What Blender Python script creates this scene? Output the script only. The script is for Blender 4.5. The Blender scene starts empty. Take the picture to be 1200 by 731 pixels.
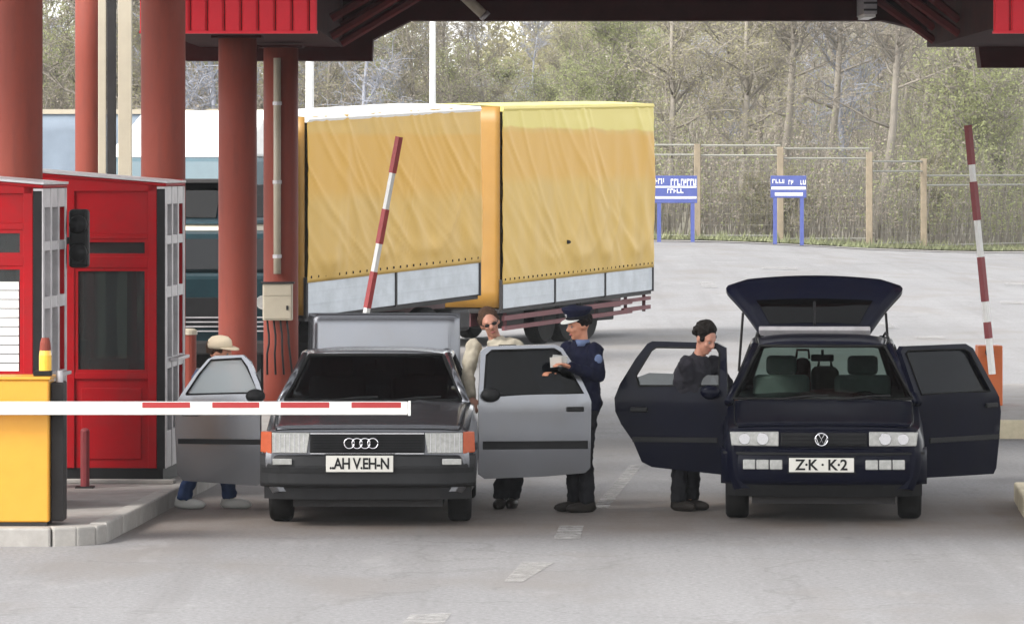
import bpy, bmesh, math, random
from mathutils import Vector, Matrix, Euler
import numpy as np
rnd = random.Random(7)
S = bpy.context.scene
COL = S.collection
PI = math.pi

# ------------------------------------------------------------------ camera
F, HZ, CH = 5560.0, 193.0, 3.0          # focal length in photo pixels, horizon row, eye height
cam_d = bpy.data.cameras.new('camera')
cam = bpy.data.objects.new('camera', cam_d)
COL.objects.link(cam)
cam.location = (0, 0, CH)
cam.rotation_euler = (PI / 2, 0, 0)
cam_d.sensor_width = 36
cam_d.lens = 36 * F / 1200
cam_d.shift_y = -(365.5 - HZ) / 1200
cam_d.clip_start = 1
cam_d.clip_end = 6000
S.camera = cam

# ------------------------------------------------------------------ sky, sun, exposure
W = bpy.data.worlds.new('World')
S.world = W
W.use_nodes = True
nt = W.node_tree
bg = nt.nodes['Background']
sky = nt.nodes.new('ShaderNodeTexSky')
sky.sky_type = 'NISHITA'
sky.sun_disc = False
SUN_EL, SUN_AZ = math.radians(40), math.radians(236)   # azimuth clockwise from +Y: behind the camera, to its left
sky.sun_elevation = SUN_EL
sky.sun_rotation = SUN_AZ
sky.air_density = 1.0
sky.dust_density = 1.3
sky.ozone_density = 0.6
hs = nt.nodes.new('ShaderNodeHueSaturation')           # thin even overcast: the sky is nearly white
hs.inputs['Saturation'].default_value = 0.10
nt.links.new(sky.outputs[0], hs.inputs['Color'])
nt.links.new(hs.outputs[0], bg.inputs[0])
bg.inputs[1].default_value = 0.15
sd = bpy.data.lights.new('sun', 'SUN')
sd.energy = 1.25
sd.angle = math.radians(18)
sd.color = (1, 0.96, 0.9)
sun = bpy.data.objects.new('sun', sd)
COL.objects.link(sun)
_d = Vector((math.sin(SUN_AZ) * math.cos(SUN_EL), math.cos(SUN_AZ) * math.cos(SUN_EL), math.sin(SUN_EL)))
sun.rotation_euler = _d.to_track_quat('Z', 'Y').to_euler()
sun.location = (-20, -20, 40)
S.view_settings.view_transform = 'Standard'
S.view_settings.look = 'None'
S.view_settings.gamma = 1
S.view_settings.exposure = 1.76
S.view_settings.use_curve_mapping = False

# ------------------------------------------------------------------ materials
M = {}
def mat(name, col, rough=0.6, metal=0.0, var=0.12, scale=6.0, bump=0.0, coat=0.0, spec=0.5, dirt=None, dirt_amt=0.4, dirt_scale=1.5, stretch=None):
    m = bpy.data.materials.new(name)
    m.use_nodes = True
    n, l = m.node_tree.nodes, m.node_tree.links
    b = n['Principled BSDF']
    b.inputs['Roughness'].default_value = rough
    b.inputs['Metallic'].default_value = metal
    b.inputs['Coat Weight'].default_value = coat
    b.inputs['Coat Roughness'].default_value = 0.06
    b.inputs['Specular IOR Level'].default_value = spec
    tc = n.new('ShaderNodeTexCoord')
    vec = tc.outputs['Object']
    if stretch:
        mp = n.new('ShaderNodeMapping')
        mp.inputs['Scale'].default_value = stretch
        l.new(vec, mp.inputs[0])
        vec = mp.outputs[0]
    nz = n.new('ShaderNodeTexNoise')
    nz.inputs['Scale'].default_value = scale
    nz.inputs['Detail'].default_value = 6
    nz.inputs['Roughness'].default_value = 0.65
    l.new(vec, nz.inputs['Vector'])
    rp = n.new('ShaderNodeValToRGB')
    c0 = [max(0, c * (1 - var)) for c in col]
    c1 = [min(1, c * (1 + var)) for c in col]
    rp.color_ramp.elements[0].position = 0.3
    rp.color_ramp.elements[1].position = 0.7
    rp.color_ramp.elements[0].color = (*c0, 1)
    rp.color_ramp.elements[1].color = (*c1, 1)
    l.new(nz.outputs['Fac'], rp.inputs[0])
    out = rp.outputs[0]
    if dirt:
        n2 = n.new('ShaderNodeTexNoise')
        n2.inputs['Scale'].default_value = dirt_scale
        n2.inputs['Detail'].default_value = 8
        n2.inputs['Roughness'].default_value = 0.7
        l.new(vec, n2.inputs['Vector'])
        r2 = n.new('ShaderNodeValToRGB')
        r2.color_ramp.elements[0].position = 0.45
        r2.color_ramp.elements[1].position = 0.75
        r2.color_ramp.elements[1].color = (dirt_amt,) * 3 + (1,)
        l.new(n2.outputs['Fac'], r2.inputs[0])
        mx = n.new('ShaderNodeMix')
        mx.data_type = 'RGBA'
        l.new(r2.outputs[0], mx.inputs[0])
        l.new(out, mx.inputs[6])
        mx.inputs[7].default_value = (*dirt, 1)
        out = mx.outputs[2]
    l.new(out, b.inputs['Base Color'])
    if bump:
        bp = n.new('ShaderNodeBump')
        bp.inputs['Strength'].default_value = bump
        bp.inputs['Distance'].default_value = 0.02
        l.new(nz.outputs['Fac'], bp.inputs['Height'])
        l.new(bp.outputs[0], b.inputs['Normal'])
    M[name] = m
    return m

def glass(name, tint, refl=1.0, rough=0.02):
    m = bpy.data.materials.new(name)
    m.use_nodes = True
    n, l = m.node_tree.nodes, m.node_tree.links
    n.clear()
    o = n.new('ShaderNodeOutputMaterial')
    t = n.new('ShaderNodeBsdfTransparent')
    t.inputs[0].default_value = (*tint, 1)
    g = n.new('ShaderNodeBsdfGlossy')
    g.inputs['Roughness'].default_value = rough
    f = n.new('ShaderNodeFresnel')
    f.inputs['IOR'].default_value = 1.5
    mu = n.new('ShaderNodeMath')
    mu.operation = 'MULTIPLY'
    mu.inputs[1].default_value = refl
    mx = n.new('ShaderNodeMixShader')
    l.new(f.outputs[0], mu.inputs[0])
    l.new(mu.outputs[0], mx.inputs[0])
    l.new(t.outputs[0], mx.inputs[1])
    l.new(g.outputs[0], mx.inputs[2])
    l.new(mx.outputs[0], o.inputs['Surface'])
    M[name] = m
    return m

mat('column_red', (0.205, 0.045, 0.030), 0.6, spec=0.15, var=0.12, scale=3, dirt=(0.10, 0.03, 0.023), dirt_amt=0.75, dirt_scale=3, stretch=(3, 3, 0.5))
mat('booth_red', (0.30, 0.004, 0.008), 0.5, spec=0.12, var=0.08, scale=2, dirt=(0.17, 0.018, 0.018), dirt_amt=0.7, dirt_scale=2.2)
mat('fascia_red', (0.80, 0.035, 0.055), 0.5, spec=0.2, var=0.06, scale=3)
mat('stripe_red', (0.36, 0.02, 0.02), 0.5, var=0.1, dirt=(0.25, 0.03, 0.03), dirt_amt=0.4, dirt_scale=6)
mat('stripe_red_old', (0.24, 0.035, 0.04), 0.6, var=0.15, dirt=(0.12, 0.03, 0.03), dirt_amt=0.5, dirt_scale=6)
mat('white_paint', (0.78, 0.77, 0.74), 0.45, var=0.05, dirt=(0.5, 0.48, 0.44), dirt_amt=0.35, dirt_scale=4)
mat('cream_paint', (0.38, 0.335, 0.255), 0.5, var=0.06, dirt=(0.4, 0.34, 0.25), dirt_amt=0.4, dirt_scale=5)
mat('yellow_paint', (0.58, 0.27, 0.018), 0.45, var=0.05, dirt=(0.42, 0.23, 0.03), dirt_amt=0.3)
mat('orange_paint', (0.55, 0.12, 0.02), 0.5, var=0.1, dirt=(0.3, 0.08, 0.03), dirt_amt=0.4)
mat('truss_red', (0.11, 0.012, 0.012), 0.6, spec=0.2, var=0.25, scale=4)
mat('aluminium', (0.44, 0.42, 0.43), 0.42, metal=0.35, var=0.12, scale=5, dirt=(0.18, 0.17, 0.17), dirt_amt=0.5, dirt_scale=4)
mat('aluminium_board', (0.42, 0.45, 0.48), 0.45, metal=0.3, var=0.1, scale=3, dirt=(0.25, 0.26, 0.27), dirt_amt=0.5, dirt_scale=2)
mat('steel_dark', (0.022, 0.02, 0.02), 0.6, spec=0.2, var=0.25, scale=4)
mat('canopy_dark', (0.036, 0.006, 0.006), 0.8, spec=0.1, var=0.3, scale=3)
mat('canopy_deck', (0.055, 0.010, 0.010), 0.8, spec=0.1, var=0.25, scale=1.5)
mat('black_plastic', (0.008, 0.008, 0.0085), 0.55, spec=0.2, var=0.2)
mat('rubber', (0.0110, 0.0110, 0.0110), 0.8, var=0.25, scale=10, dirt=(0.03, 0.028, 0.026), dirt_amt=0.5, spec=0.2)
mat('rim_metal', (0.35, 0.35, 0.36), 0.35, metal=0.8, var=0.1)
mat('chrome', (0.72, 0.72, 0.74), 0.15, metal=1.0, var=0.03)
mat('silver_paint', (0.165, 0.17, 0.185), 0.24, metal=0.85, var=0.04, coat=0.25, dirt=(0.12, 0.11, 0.10), dirt_amt=0.4, dirt_scale=3)
mat('silver_dull', (0.012, 0.012, 0.013), 0.5, spec=0.25, var=0.15, dirt=(0.022, 0.02, 0.018), dirt_amt=0.4, dirt_scale=4)
mat('navy_paint', (0.0018, 0.0024, 0.009), 0.3, metal=0.0, var=0.1, coat=0.07, spec=0.05, dirt=(0.004, 0.004, 0.006), dirt_amt=0.4, dirt_scale=4)
mat('green_paint', (0.004, 0.020, 0.026), 0.4, var=0.15, spec=0.2, dirt=(0.01, 0.025, 0.026), dirt_amt=0.4)
mat('teal_paint', (0.010, 0.055, 0.078), 0.4, var=0.1, coat=0.3, dirt=(0.04, 0.09, 0.10), dirt_amt=0.4)
mat('lamp_lens', (0.38, 0.38, 0.36), 0.18, metal=0.35, var=0.2, scale=30, spec=0.8)
mat('lamp_orange', (0.42, 0.075, 0.022), 0.2, var=0.12, scale=25, spec=0.7)
mat('beacon_yellow', (0.75, 0.42, 0.02), 0.25, var=0.1, spec=0.7)
mat('plate_white', (0.58, 0.56, 0.51), 0.4, var=0.04)
mat('ink_black', (0.015, 0.015, 0.015), 0.5, var=0.1)
mat('sign_blue', (0.055, 0.075, 0.25), 0.45, var=0.1)
mat('seat_grey', (0.34, 0.38, 0.36), 0.9, var=0.12, scale=12)
mat('seat_dark', (0.0150, 0.0150, 0.0160), 0.85, var=0.15, scale=12)
mat('interior_dark', (0.0100, 0.0100, 0.0110), 0.7, var=0.15)
mat('concrete', (0.27, 0.25, 0.235), 0.85, var=0.15, scale=5, bump=0.3, dirt=(0.18, 0.16, 0.14), dirt_amt=0.6, dirt_scale=1.2)
mat('kerb_concrete', (0.30, 0.285, 0.265), 0.85, var=0.15, scale=6, bump=0.3, dirt=(0.2, 0.18, 0.16), dirt_amt=0.6, dirt_scale=2)
mat('kerb_cream', (0.50, 0.44, 0.31), 0.8, var=0.15, scale=6, bump=0.2, dirt=(0.28, 0.23, 0.17), dirt_amt=0.6, dirt_scale=2)
mat('road_paint', (0.38, 0.37, 0.355), 0.7, var=0.12, scale=8, dirt=(0.32, 0.31, 0.29), dirt_amt=0.85, dirt_scale=5)
mat('tan_post', (0.23, 0.185, 0.125), 0.8, var=0.2, scale=4)
mat('wire_metal', (0.27, 0.265, 0.23), 0.6, metal=0.3, var=0.1)
mat('pole_white', (0.62, 0.62, 0.60), 0.5, var=0.08)
mat('tarp_grey', (0.17, 0.21, 0.26), 0.6, var=0.1, scale=2)
mat('chassis_red', (0.07, 0.010, 0.014), 0.6, var=0.2, scale=4)
mat('rail_red', (0.10, 0.013, 0.018), 0.6, var=0.2, scale=4)
mat('blind_white', (0.7, 0.7, 0.68), 0.6, var=0.05)
mat('skin_tan', (0.46, 0.20, 0.12), 0.55, var=0.1, scale=20)
mat('skin_ruddy', (0.36, 0.165, 0.11), 0.55, var=0.1, scale=20)
mat('lips', (0.28, 0.08, 0.07), 0.5, var=0.1)
mat('eye_white', (0.16, 0.14, 0.13), 0.3, var=0.02)
mat('hair_dark', (0.010, 0.008, 0.007), 0.7, var=0.4, scale=40, bump=0.8)
mat('hair_brown', (0.05, 0.028, 0.018), 0.7, var=0.4, scale=40, bump=0.8)
mat('cloth_beige', (0.33, 0.295, 0.23), 0.9, var=0.12, scale=8, bump=0.3)
mat('cap_beige', (0.60, 0.50, 0.36), 0.9, var=0.1, scale=8, bump=0.3)
mat('cloth_navy', (0.006, 0.007, 0.019), 0.85, var=0.2, scale=8, bump=0.3)
mat('cloth_charcoal', (0.022, 0.021, 0.026), 0.9, var=0.2, scale=8, bump=0.3)
mat('cloth_black', (0.012, 0.012, 0.014), 0.9, var=0.2, scale=8, bump=0.3)
mat('cloth_denim', (0.025, 0.045, 0.11), 0.9, var=0.2, scale=10, bump=0.3)
mat('cloth_blue', (0.08, 0.11, 0.20), 0.85, var=0.12, scale=8, bump=0.3)
mat('cloth_white', (0.42, 0.42, 0.40), 0.85, var=0.06, scale=8)
mat('leather', (0.02, 0.017, 0.015), 0.45, var=0.2)
mat('bag_red', (0.25, 0.03, 0.025), 0.8, var=0.15)
mat('bag_beige', (0.42, 0.33, 0.26), 0.85, var=0.15)
mat('bark', (0.225, 0.20, 0.165), 0.9, var=0.2, scale=3, bump=0.2)
mat('bark_pale', (0.27, 0.28, 0.32), 0.9, var=0.25, scale=3, bump=0.4)
mat('leaf_spring', (0.32, 0.34, 0.17), 0.7, var=0.3, scale=0.6)
mat('leaf_olive', (0.32, 0.30, 0.18), 0.75, var=0.3, scale=0.6)
mat('leaf_bud', (0.36, 0.315, 0.26), 0.8, var=0.25, scale=0.6)
mat('grass_mat', (0.16, 0.175, 0.085), 0.8, var=0.35, scale=1.2, dirt=(0.2, 0.17, 0.1), dirt_amt=0.5, dirt_scale=0.4)
mat('litter', (0.25, 0.225, 0.185), 0.9, var=0.25, scale=0.5, bump=0.4, dirt=(0.20, 0.22, 0.13), dirt_amt=0.7, dirt_scale=0.12)
def worn(name, src, lo, hi, scale):
    m = M[src].copy(); m.name = name; M[name] = m
    n, l = m.node_tree.nodes, m.node_tree.links
    o = [q for q in n if q.type == 'OUTPUT_MATERIAL'][0]; b = n['Principled BSDF']
    tc = n.new('ShaderNodeTexCoord'); z = n.new('ShaderNodeTexNoise'); z.inputs['Scale'].default_value = scale; z.inputs['Detail'].default_value = 9; z.inputs['Roughness'].default_value = 0.75
    l.new(tc.outputs['Object'], z.inputs['Vector'])
    r = n.new('ShaderNodeMapRange'); r.inputs[1].default_value = lo; r.inputs[2].default_value = hi
    l.new(z.outputs['Fac'], r.inputs[0]); l.new(r.outputs[0], b.inputs['Alpha'])
worn('road_paint_worn', 'road_paint', 0.28, 0.70, 6.0)
worn('road_paint_faint', 'road_paint', 0.38, 0.85, 3.0)
glass('wind_glass', (0.17, 0.23, 0.205), 0.7)
glass('dark_glass', (0.16, 0.19, 0.20), 1.2)
glass('pale_glass', (0.30, 0.34, 0.38), 1.6, 0.12)
def sheen_glass(name, tint, sheen, amt):  # glass with a reflection tone mixed in as diffuse colour
    m = glass(name, tint, 1.2, 0.05); n, l = m.node_tree.nodes, m.node_tree.links
    o = [q for q in n if q.type == 'OUTPUT_MATERIAL'][0]; src = o.inputs['Surface'].links[0].from_socket
    d = n.new('ShaderNodeBsdfDiffuse'); d.inputs[0].default_value = (*sheen, 1)
    x = n.new('ShaderNodeMixShader'); x.inputs[0].default_value = amt
    l.new(src, x.inputs[1]); l.new(d.outputs[0], x.inputs[2]); l.new(x.outputs[0], o.inputs['Surface'])
sheen_glass('sky_sheen_glass', (0.7, 0.75, 0.75), (0.50, 0.54, 0.55), 0.55)  # bright sky reflection painted on as a pale diffuse layer
sheen_glass('grey_sheen_glass', (0.45, 0.5, 0.5), (0.10, 0.11, 0.11), 0.22)  # greyish window reflections, put in as diffuse colour
glass('black_glass', (0.05, 0.062, 0.08), 0.3)
glass('booth_glass', (0.5, 0.54, 0.55), 1.6)

for q in ('cloth_navy', 'cloth_charcoal', 'cloth_black', 'cloth_denim', 'hair_dark', 'hair_brown', 'seat_dark', 'leather', 'interior_dark', 'rubber', 'ink_black'):
    M[q].node_tree.nodes['Principled BSDF'].inputs['Specular IOR Level'].default_value = 0.08
def asphalt():
    m = bpy.data.materials.new('asphalt')
    m.use_nodes = True
    n, l = m.node_tree.nodes, m.node_tree.links
    b = n['Principled BSDF']
    b.inputs['Roughness'].default_value = 0.85
    b.inputs['Specular IOR Level'].default_value = 0.3
    tc = n.new('ShaderNodeTexCoord')
    def noise(scale, det=6, ro=0.6, st=(1, 1, 1)):
        mp = n.new('ShaderNodeMapping')
        mp.inputs['Scale'].default_value = st
        l.new(tc.outputs['Object'], mp.inputs[0])
        z = n.new('ShaderNodeTexNoise')
        z.inputs['Scale'].default_value = scale
        z.inputs['Detail'].default_value = det
        z.inputs['Roughness'].default_value = ro
        l.new(mp.outputs[0], z.inputs['Vector'])
        return z.outputs['Fac']
    def ramp(src, p0, p1, c0, c1):
        r = n.new('ShaderNodeValToRGB')
        r.color_ramp.elements[0].position, r.color_ramp.elements[1].position = p0, p1
        r.color_ramp.elements[0].color, r.color_ramp.elements[1].color = (*c0, 1), (*c1, 1)
        l.new(src, r.inputs[0])
        return r.outputs[0]
    def mix(f, a, c, mode='MIX'):
        x = n.new('ShaderNodeMix')
        x.data_type = 'RGBA'
        x.blend_type = mode
        for v, i in ((f, 0), (a, 6), (c, 7)):
            if isinstance(v, (int, float)):
                x.inputs[i].default_value = v
            elif isinstance(v, tuple):
                x.inputs[i].default_value = (*v, 1)
            else:
                l.new(v, x.inputs[i])
        return x.outputs[2]
    base = ramp(noise(0.25, 8, 0.6, (1, 0.35, 1)), 0.3, 0.7, (0.196, 0.192, 0.194), (0.248, 0.243, 0.244))
    fine = ramp(noise(22, 4, 0.8), 0.25, 0.75, (0.62, 0.62, 0.62), (1.34, 1.34, 1.34))
    c = mix(1.0, base, fine, 'MULTIPLY')
    patch = ramp(noise(0.55, 5, 0.55, (1, 0.5, 1)), 0.52, 0.64, (0, 0, 0), (0.65,) * 3)
    c = mix(patch, c, (0.19, 0.175, 0.165))
    pale = ramp(noise(1.3, 6, 0.7, (1, 0.4, 1)), 0.58, 0.75, (0, 0, 0), (0.5,) * 3)
    c = mix(pale, c, (0.34, 0.335, 0.33))
    # overhead shade across the lanes at the queuing cars, painted in as brown
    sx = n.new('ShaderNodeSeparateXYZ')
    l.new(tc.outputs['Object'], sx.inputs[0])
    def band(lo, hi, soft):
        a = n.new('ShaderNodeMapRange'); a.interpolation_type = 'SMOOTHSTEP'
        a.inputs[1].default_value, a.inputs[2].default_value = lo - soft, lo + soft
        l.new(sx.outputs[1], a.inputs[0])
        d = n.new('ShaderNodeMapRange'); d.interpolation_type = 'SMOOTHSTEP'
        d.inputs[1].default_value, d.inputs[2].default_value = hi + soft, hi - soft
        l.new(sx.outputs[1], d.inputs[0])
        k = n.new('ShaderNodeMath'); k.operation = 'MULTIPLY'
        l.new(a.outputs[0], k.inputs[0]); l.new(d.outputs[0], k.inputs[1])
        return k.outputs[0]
    shade_mottle = ramp(noise(0.8, 7, 0.7), 0.35, 0.7, (0.55,) * 3, (0.92,) * 3)
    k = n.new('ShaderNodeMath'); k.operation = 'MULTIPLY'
    l.new(band(38.4, 42.8, 1.2), k.inputs[0]); l.new(shade_mottle, k.inputs[1])
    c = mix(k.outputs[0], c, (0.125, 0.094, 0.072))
    # polished wheel tracks and drips, streaked along the lanes
    trk = ramp(noise(1.1, 5, 0.65, (1.6, 0.06, 1)), 0.48, 0.72, (0, 0, 0), (0.55,) * 3)
    c = mix(trk, c, (0.165, 0.158, 0.155))
    drip = ramp(noise(3.2, 3, 0.5, (1, 0.7, 1)), 0.70, 0.76, (0, 0, 0), (0.4,) * 3)
    c = mix(drip, c, (0.10, 0.095, 0.09))
    # cracks
    mpv = n.new('ShaderNodeMix'); mpv.data_type = 'VECTOR'; mpv.inputs[0].default_value = 0.12
    l.new(tc.outputs['Object'], mpv.inputs[4])
    zc = n.new('ShaderNodeTexNoise'); zc.inputs['Scale'].default_value = 0.9; zc.inputs['Detail'].default_value = 6
    l.new(tc.outputs['Object'], zc.inputs['Vector'])
    ml = n.new('ShaderNodeVectorMath'); ml.operation = 'MULTIPLY_ADD'; ml.inputs[1].default_value = (2.2, 2.2, 0)
    l.new(zc.outputs['Color'], ml.inputs[0]); l.new(tc.outputs['Object'], ml.inputs[2])
    vo = n.new('ShaderNodeTexVoronoi'); vo.feature = 'DISTANCE_TO_EDGE'; vo.inputs['Scale'].default_value = 0.32
    l.new(ml.outputs[0], vo.inputs['Vector'])
    cr = ramp(vo.outputs['Distance'], 0.004, 0.011, (0.20,) * 3, (0, 0, 0))
    c = mix(cr, c, (0.09, 0.085, 0.08))
    l.new(c, b.inputs['Base Color'])
    bp = n.new('ShaderNodeBump')
    bp.inputs['Strength'].default_value = 0.5
    bp.inputs['Distance'].default_value = 0.01
    l.new(noise(40, 3, 0.7), bp.inputs['Height'])
    l.new(bp.outputs[0], b.inputs['Normal'])
    M['asphalt'] = m
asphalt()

def translucent(name, amt):
    m = M[name]; n, l = m.node_tree.nodes, m.node_tree.links
    o = [q for q in n if q.type == 'OUTPUT_MATERIAL'][0]; b = n['Principled BSDF']; b.inputs['Specular IOR Level'].default_value = 0.1
    t = n.new('ShaderNodeBsdfTranslucent'); l.new(b.inputs['Base Color'].links[0].from_socket, t.inputs[0])
    x = n.new('ShaderNodeMixShader'); x.inputs[0].default_value = amt
    l.new(b.outputs[0], x.inputs[1]); l.new(t.outputs[0], x.inputs[2]); l.new(x.outputs[0], o.inputs['Surface'])
for q in ('leaf_spring', 'leaf_olive', 'leaf_bud'): translucent(q, 0.5)
def tarp_mat(name, low, band, bz0, bz1, top=None, tz=9.0):
    """Faded lorry sheet: stitched strips of sheeting of different ages (low, band between bz0 and bz1, top above tz), in object height."""
    m = mat(name, low, 0.55, var=0.06, scale=1.5, dirt=(0.42, 0.29, 0.10), dirt_amt=0.5, dirt_scale=0.8, stretch=(1, 1, 0.5))
    n, l = m.node_tree.nodes, m.node_tree.links
    b = n['Principled BSDF']
    src = b.inputs['Base Color'].links[0].from_socket
    tc = n.new('ShaderNodeTexCoord')
    sx = n.new('ShaderNodeSeparateXYZ')
    l.new(tc.outputs['Object'], sx.inputs[0])
    nz = n.new('ShaderNodeTexNoise'); nz.inputs['Scale'].default_value = 1.2
    l.new(tc.outputs['Object'], nz.inputs[0])
    ad = n.new('ShaderNodeMath'); ad.operation = 'MULTIPLY_ADD'
    ad.inputs[1].default_value = 0.18
    l.new(nz.outputs['Fac'], ad.inputs[0]); l.new(sx.outputs[2], ad.inputs[2])
    def step(z, w):
        r = n.new('ShaderNodeMapRange'); r.interpolation_type = 'SMOOTHSTEP'
        r.inputs[1].default_value, r.inputs[2].default_value = z - w + 0.09, z + w + 0.09
        l.new(ad.outputs[0], r.inputs[0])
        return r.outputs[0]
    def lay(f, c):
        nonlocal src
        x = n.new('ShaderNodeMix'); x.data_type = 'RGBA'
        l.new(f, x.inputs[0]); l.new(src, x.inputs[6]); x.inputs[7].default_value = (*c, 1)
        src = x.outputs[2]
    k = n.new('ShaderNodeMath'); k.operation = 'SUBTRACT'
    l.new(step(bz0, 0.15), k.inputs[0]); l.new(step(bz1, 0.05), k.inputs[1])
    lay(k.outputs[0], band)
    if top:
        lay(step(tz, 0.03), top)
    l.new(src, b.inputs['Base Color'])
    return m

# ------------------------------------------------------------------ mesh helpers
class MB:
    def __init__(self):
        self.v, self.f = [], []
    def add(self, vs, fs):
        o = len(self.v)
        self.v += [tuple(p) for p in vs]
        self.f += [tuple(i + o for i in q) for q in fs]
        return self
    def box(self, c, s, rot=None):
        x, y, z = s[0] / 2, s[1] / 2, s[2] / 2
        vs = [Vector((a, b, d)) for a in (-x, x) for b in (-y, y) for d in (-z, z)]
        if rot is not None:
            R = Euler(rot).to_matrix()
            vs = [R @ p for p in vs]
        c = Vector(c)
        return self.add([p + c for p in vs], [(0, 1, 3, 2), (4, 6, 7, 5), (0, 4, 5, 1), (2, 3, 7, 6), (0, 2, 6, 4), (1, 5, 7, 3)])
    def bx(self, x0, x1, y0, y1, z0, z1):
        return self.box(((x0 + x1) / 2, (y0 + y1) / 2, (z0 + z1) / 2), (x1 - x0, y1 - y0, z1 - z0))
    def tube(self, pts, rad, n=8, caps=True):
        pts = [Vector(p) for p in pts]
        if not hasattr(rad, '__len__'):
            rad = [rad] * len(pts)
        rings, up = [], None
        for i, p in enumerate(pts):
            t = (pts[min(i + 1, len(pts) - 1)] - pts[max(i - 1, 0)]).normalized()
            if up is None:
                up = Vector((1, 0, 0)) if abs(t.x) < 0.9 else Vector((0, 1, 0))
            a = (up - t * up.dot(t)).normalized()
            up = a
            b = t.cross(a)
            rings.append([p + (a * math.cos(2 * PI * k / n) + b * math.sin(2 * PI * k / n)) * rad[i] for k in range(n)])
        return self.rings(rings, caps)
    def rings(self, rings, caps=True, closed=True):
        n = len(rings[0])
        vs = [p for r in rings for p in r]
        fs = []
        for i in range(len(rings) - 1):
            for k in range(n if closed else n - 1):
                k2 = (k + 1) % n
                fs.append((i * n + k, i * n + k2, (i + 1) * n + k2, (i + 1) * n + k))
        if caps:
            fs.append(tuple(range(n - 1, -1, -1)))
            fs.append(tuple((len(rings) - 1) * n + k for k in range(n)))
        return self.add(vs, fs)
    def prism(self, poly, fn0, fn1):
        """poly: 2-D outline; fn0 and fn1 turn (u, v) into the points of the two faces."""
        n = len(poly)
        vs = [fn0(*p) for p in poly] + [fn1(*p) for p in poly]
        fs = [tuple(range(n - 1, -1, -1)), tuple(range(n, 2 * n))]
        fs += [(k, (k + 1) % n, n + (k + 1) % n, n + k) for k in range(n)]
        return self.add(vs, fs)
    def ell(self, c, r, seg=12, rg=8, R=None):
        c = Vector(c)
        rings = []
        for i in range(rg + 1):
            th = PI * i / rg
            th = min(max(th, 0.02), PI - 0.02)
            ring = []
            for k in range(seg):
                p = Vector((r[0] * math.sin(th) * math.cos(2 * PI * k / seg), r[1] * math.sin(th) * math.sin(2 * PI * k / seg), r[2] * math.cos(th)))
                ring.append(c + (R @ p if R is not None else p))
            rings.append(ring)
        return self.rings(rings[::-1])
    def lathe(self, c, prof, seg=24, axis='Z'):
        rings = []
        for r, h in prof:
            ring = []
            for k in range(seg):
                a, b = r * math.cos(2 * PI * k / seg), r * math.sin(2 * PI * k / seg)
                p = (a, b, h) if axis == 'Z' else ((h, a, b) if axis == 'X' else (b, h, a))
                ring.append(Vector(c) + Vector(p))
            rings.append(ring)
        return self.rings(rings)
    def grid(self, fn, nu, nv):
        vs = [fn(i / nu, j / nv) for i in range(nu + 1) for j in range(nv + 1)]
        fs = [(i * (nv + 1) + j, (i + 1) * (nv + 1) + j, (i + 1) * (nv + 1) + j + 1, i * (nv + 1) + j + 1) for i in range(nu) for j in range(nv)]
        return self.add(vs, fs)
    def mesh(self, name, smooth=False):
        me = bpy.data.meshes.new(name)
        me.from_pydata([tuple(p) for p in self.v], [], self.f)
        me.update()
        bm = bmesh.new(); bm.from_mesh(me)
        bmesh.ops.recalc_face_normals(bm, faces=bm.faces)
        bm.to_mesh(me); bm.free()
        if smooth:
            me.polygons.foreach_set('use_smooth', [True] * len(me.polygons))
        return me
    def build(self, name, material, parent=None, bevel=0, smooth=False, seg=2, solid=0, kind=None, label=None):
        o = bpy.data.objects.new(name, self.mesh(name, smooth))
        COL.objects.link(o)
        o.data.materials.append(M[material] if isinstance(material, str) else material)
        if parent is not None:
            o.parent = parent
        if solid:
            k = o.modifiers.new('solid', 'SOLIDIFY'); k.thickness = solid; k.offset = 0
        if bevel:
            k = o.modifiers.new('bevel', 'BEVEL'); k.width = bevel; k.segments = seg; k.limit_method = 'ANGLE'; k.angle_limit = 0.6
            k.harden_normals = False
        if kind: o['kind'] = kind
        if label: o['label'] = label
        return o

def tag(o, label, cat=None, group=None, kind=None):
    o['label'] = label
    if cat: o['category'] = cat
    if group: o['group'] = group
    if kind: o['kind'] = kind
    return o
def empty(name, loc=(0, 0, 0), rz=0.0):
    o = bpy.data.objects.new(name, None)
    COL.objects.link(o)
    o.location = loc
    o.rotation_euler = (0, 0, rz)
    o.empty_display_size = 0.2
    return o
def copy_tree(o, parent=None):
    c = o.copy(); COL.objects.link(c)
    if parent is not None: c.parent = parent
    for ch in list(o.children): copy_tree(ch, c)
    return c
def bake(o):
    """Freeze an object's modifiers into its mesh."""
    bpy.context.view_layer.update()
    dg = bpy.context.evaluated_depsgraph_get()
    me = bpy.data.meshes.new_from_object(o.evaluated_get(dg))
    o.modifiers.clear()
    o.data = me
    return o
def boolean(o, cutters):
    cs = []
    for mb in cutters:
        c = bpy.data.objects.new('cutter', mb.mesh('cutter')); COL.objects.link(c); cs.append(c)
        k = o.modifiers.new('cut', 'BOOLEAN'); k.object = c; k.operation = 'DIFFERENCE'; k.solver = 'EXACT'
    bake(o)
    for c in cs:
        bpy.data.objects.remove(c)
    return o
def smooth_by_angle(o, ang=0.7):
    me = o.data
    bm = bmesh.new(); bm.from_mesh(me)
    for f in bm.faces: f.smooth = True
    for e in bm.edges:
        e.smooth = len(e.link_faces) == 2 and e.calc_face_angle(0) < ang
    bm.to_mesh(me); bm.free()
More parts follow.
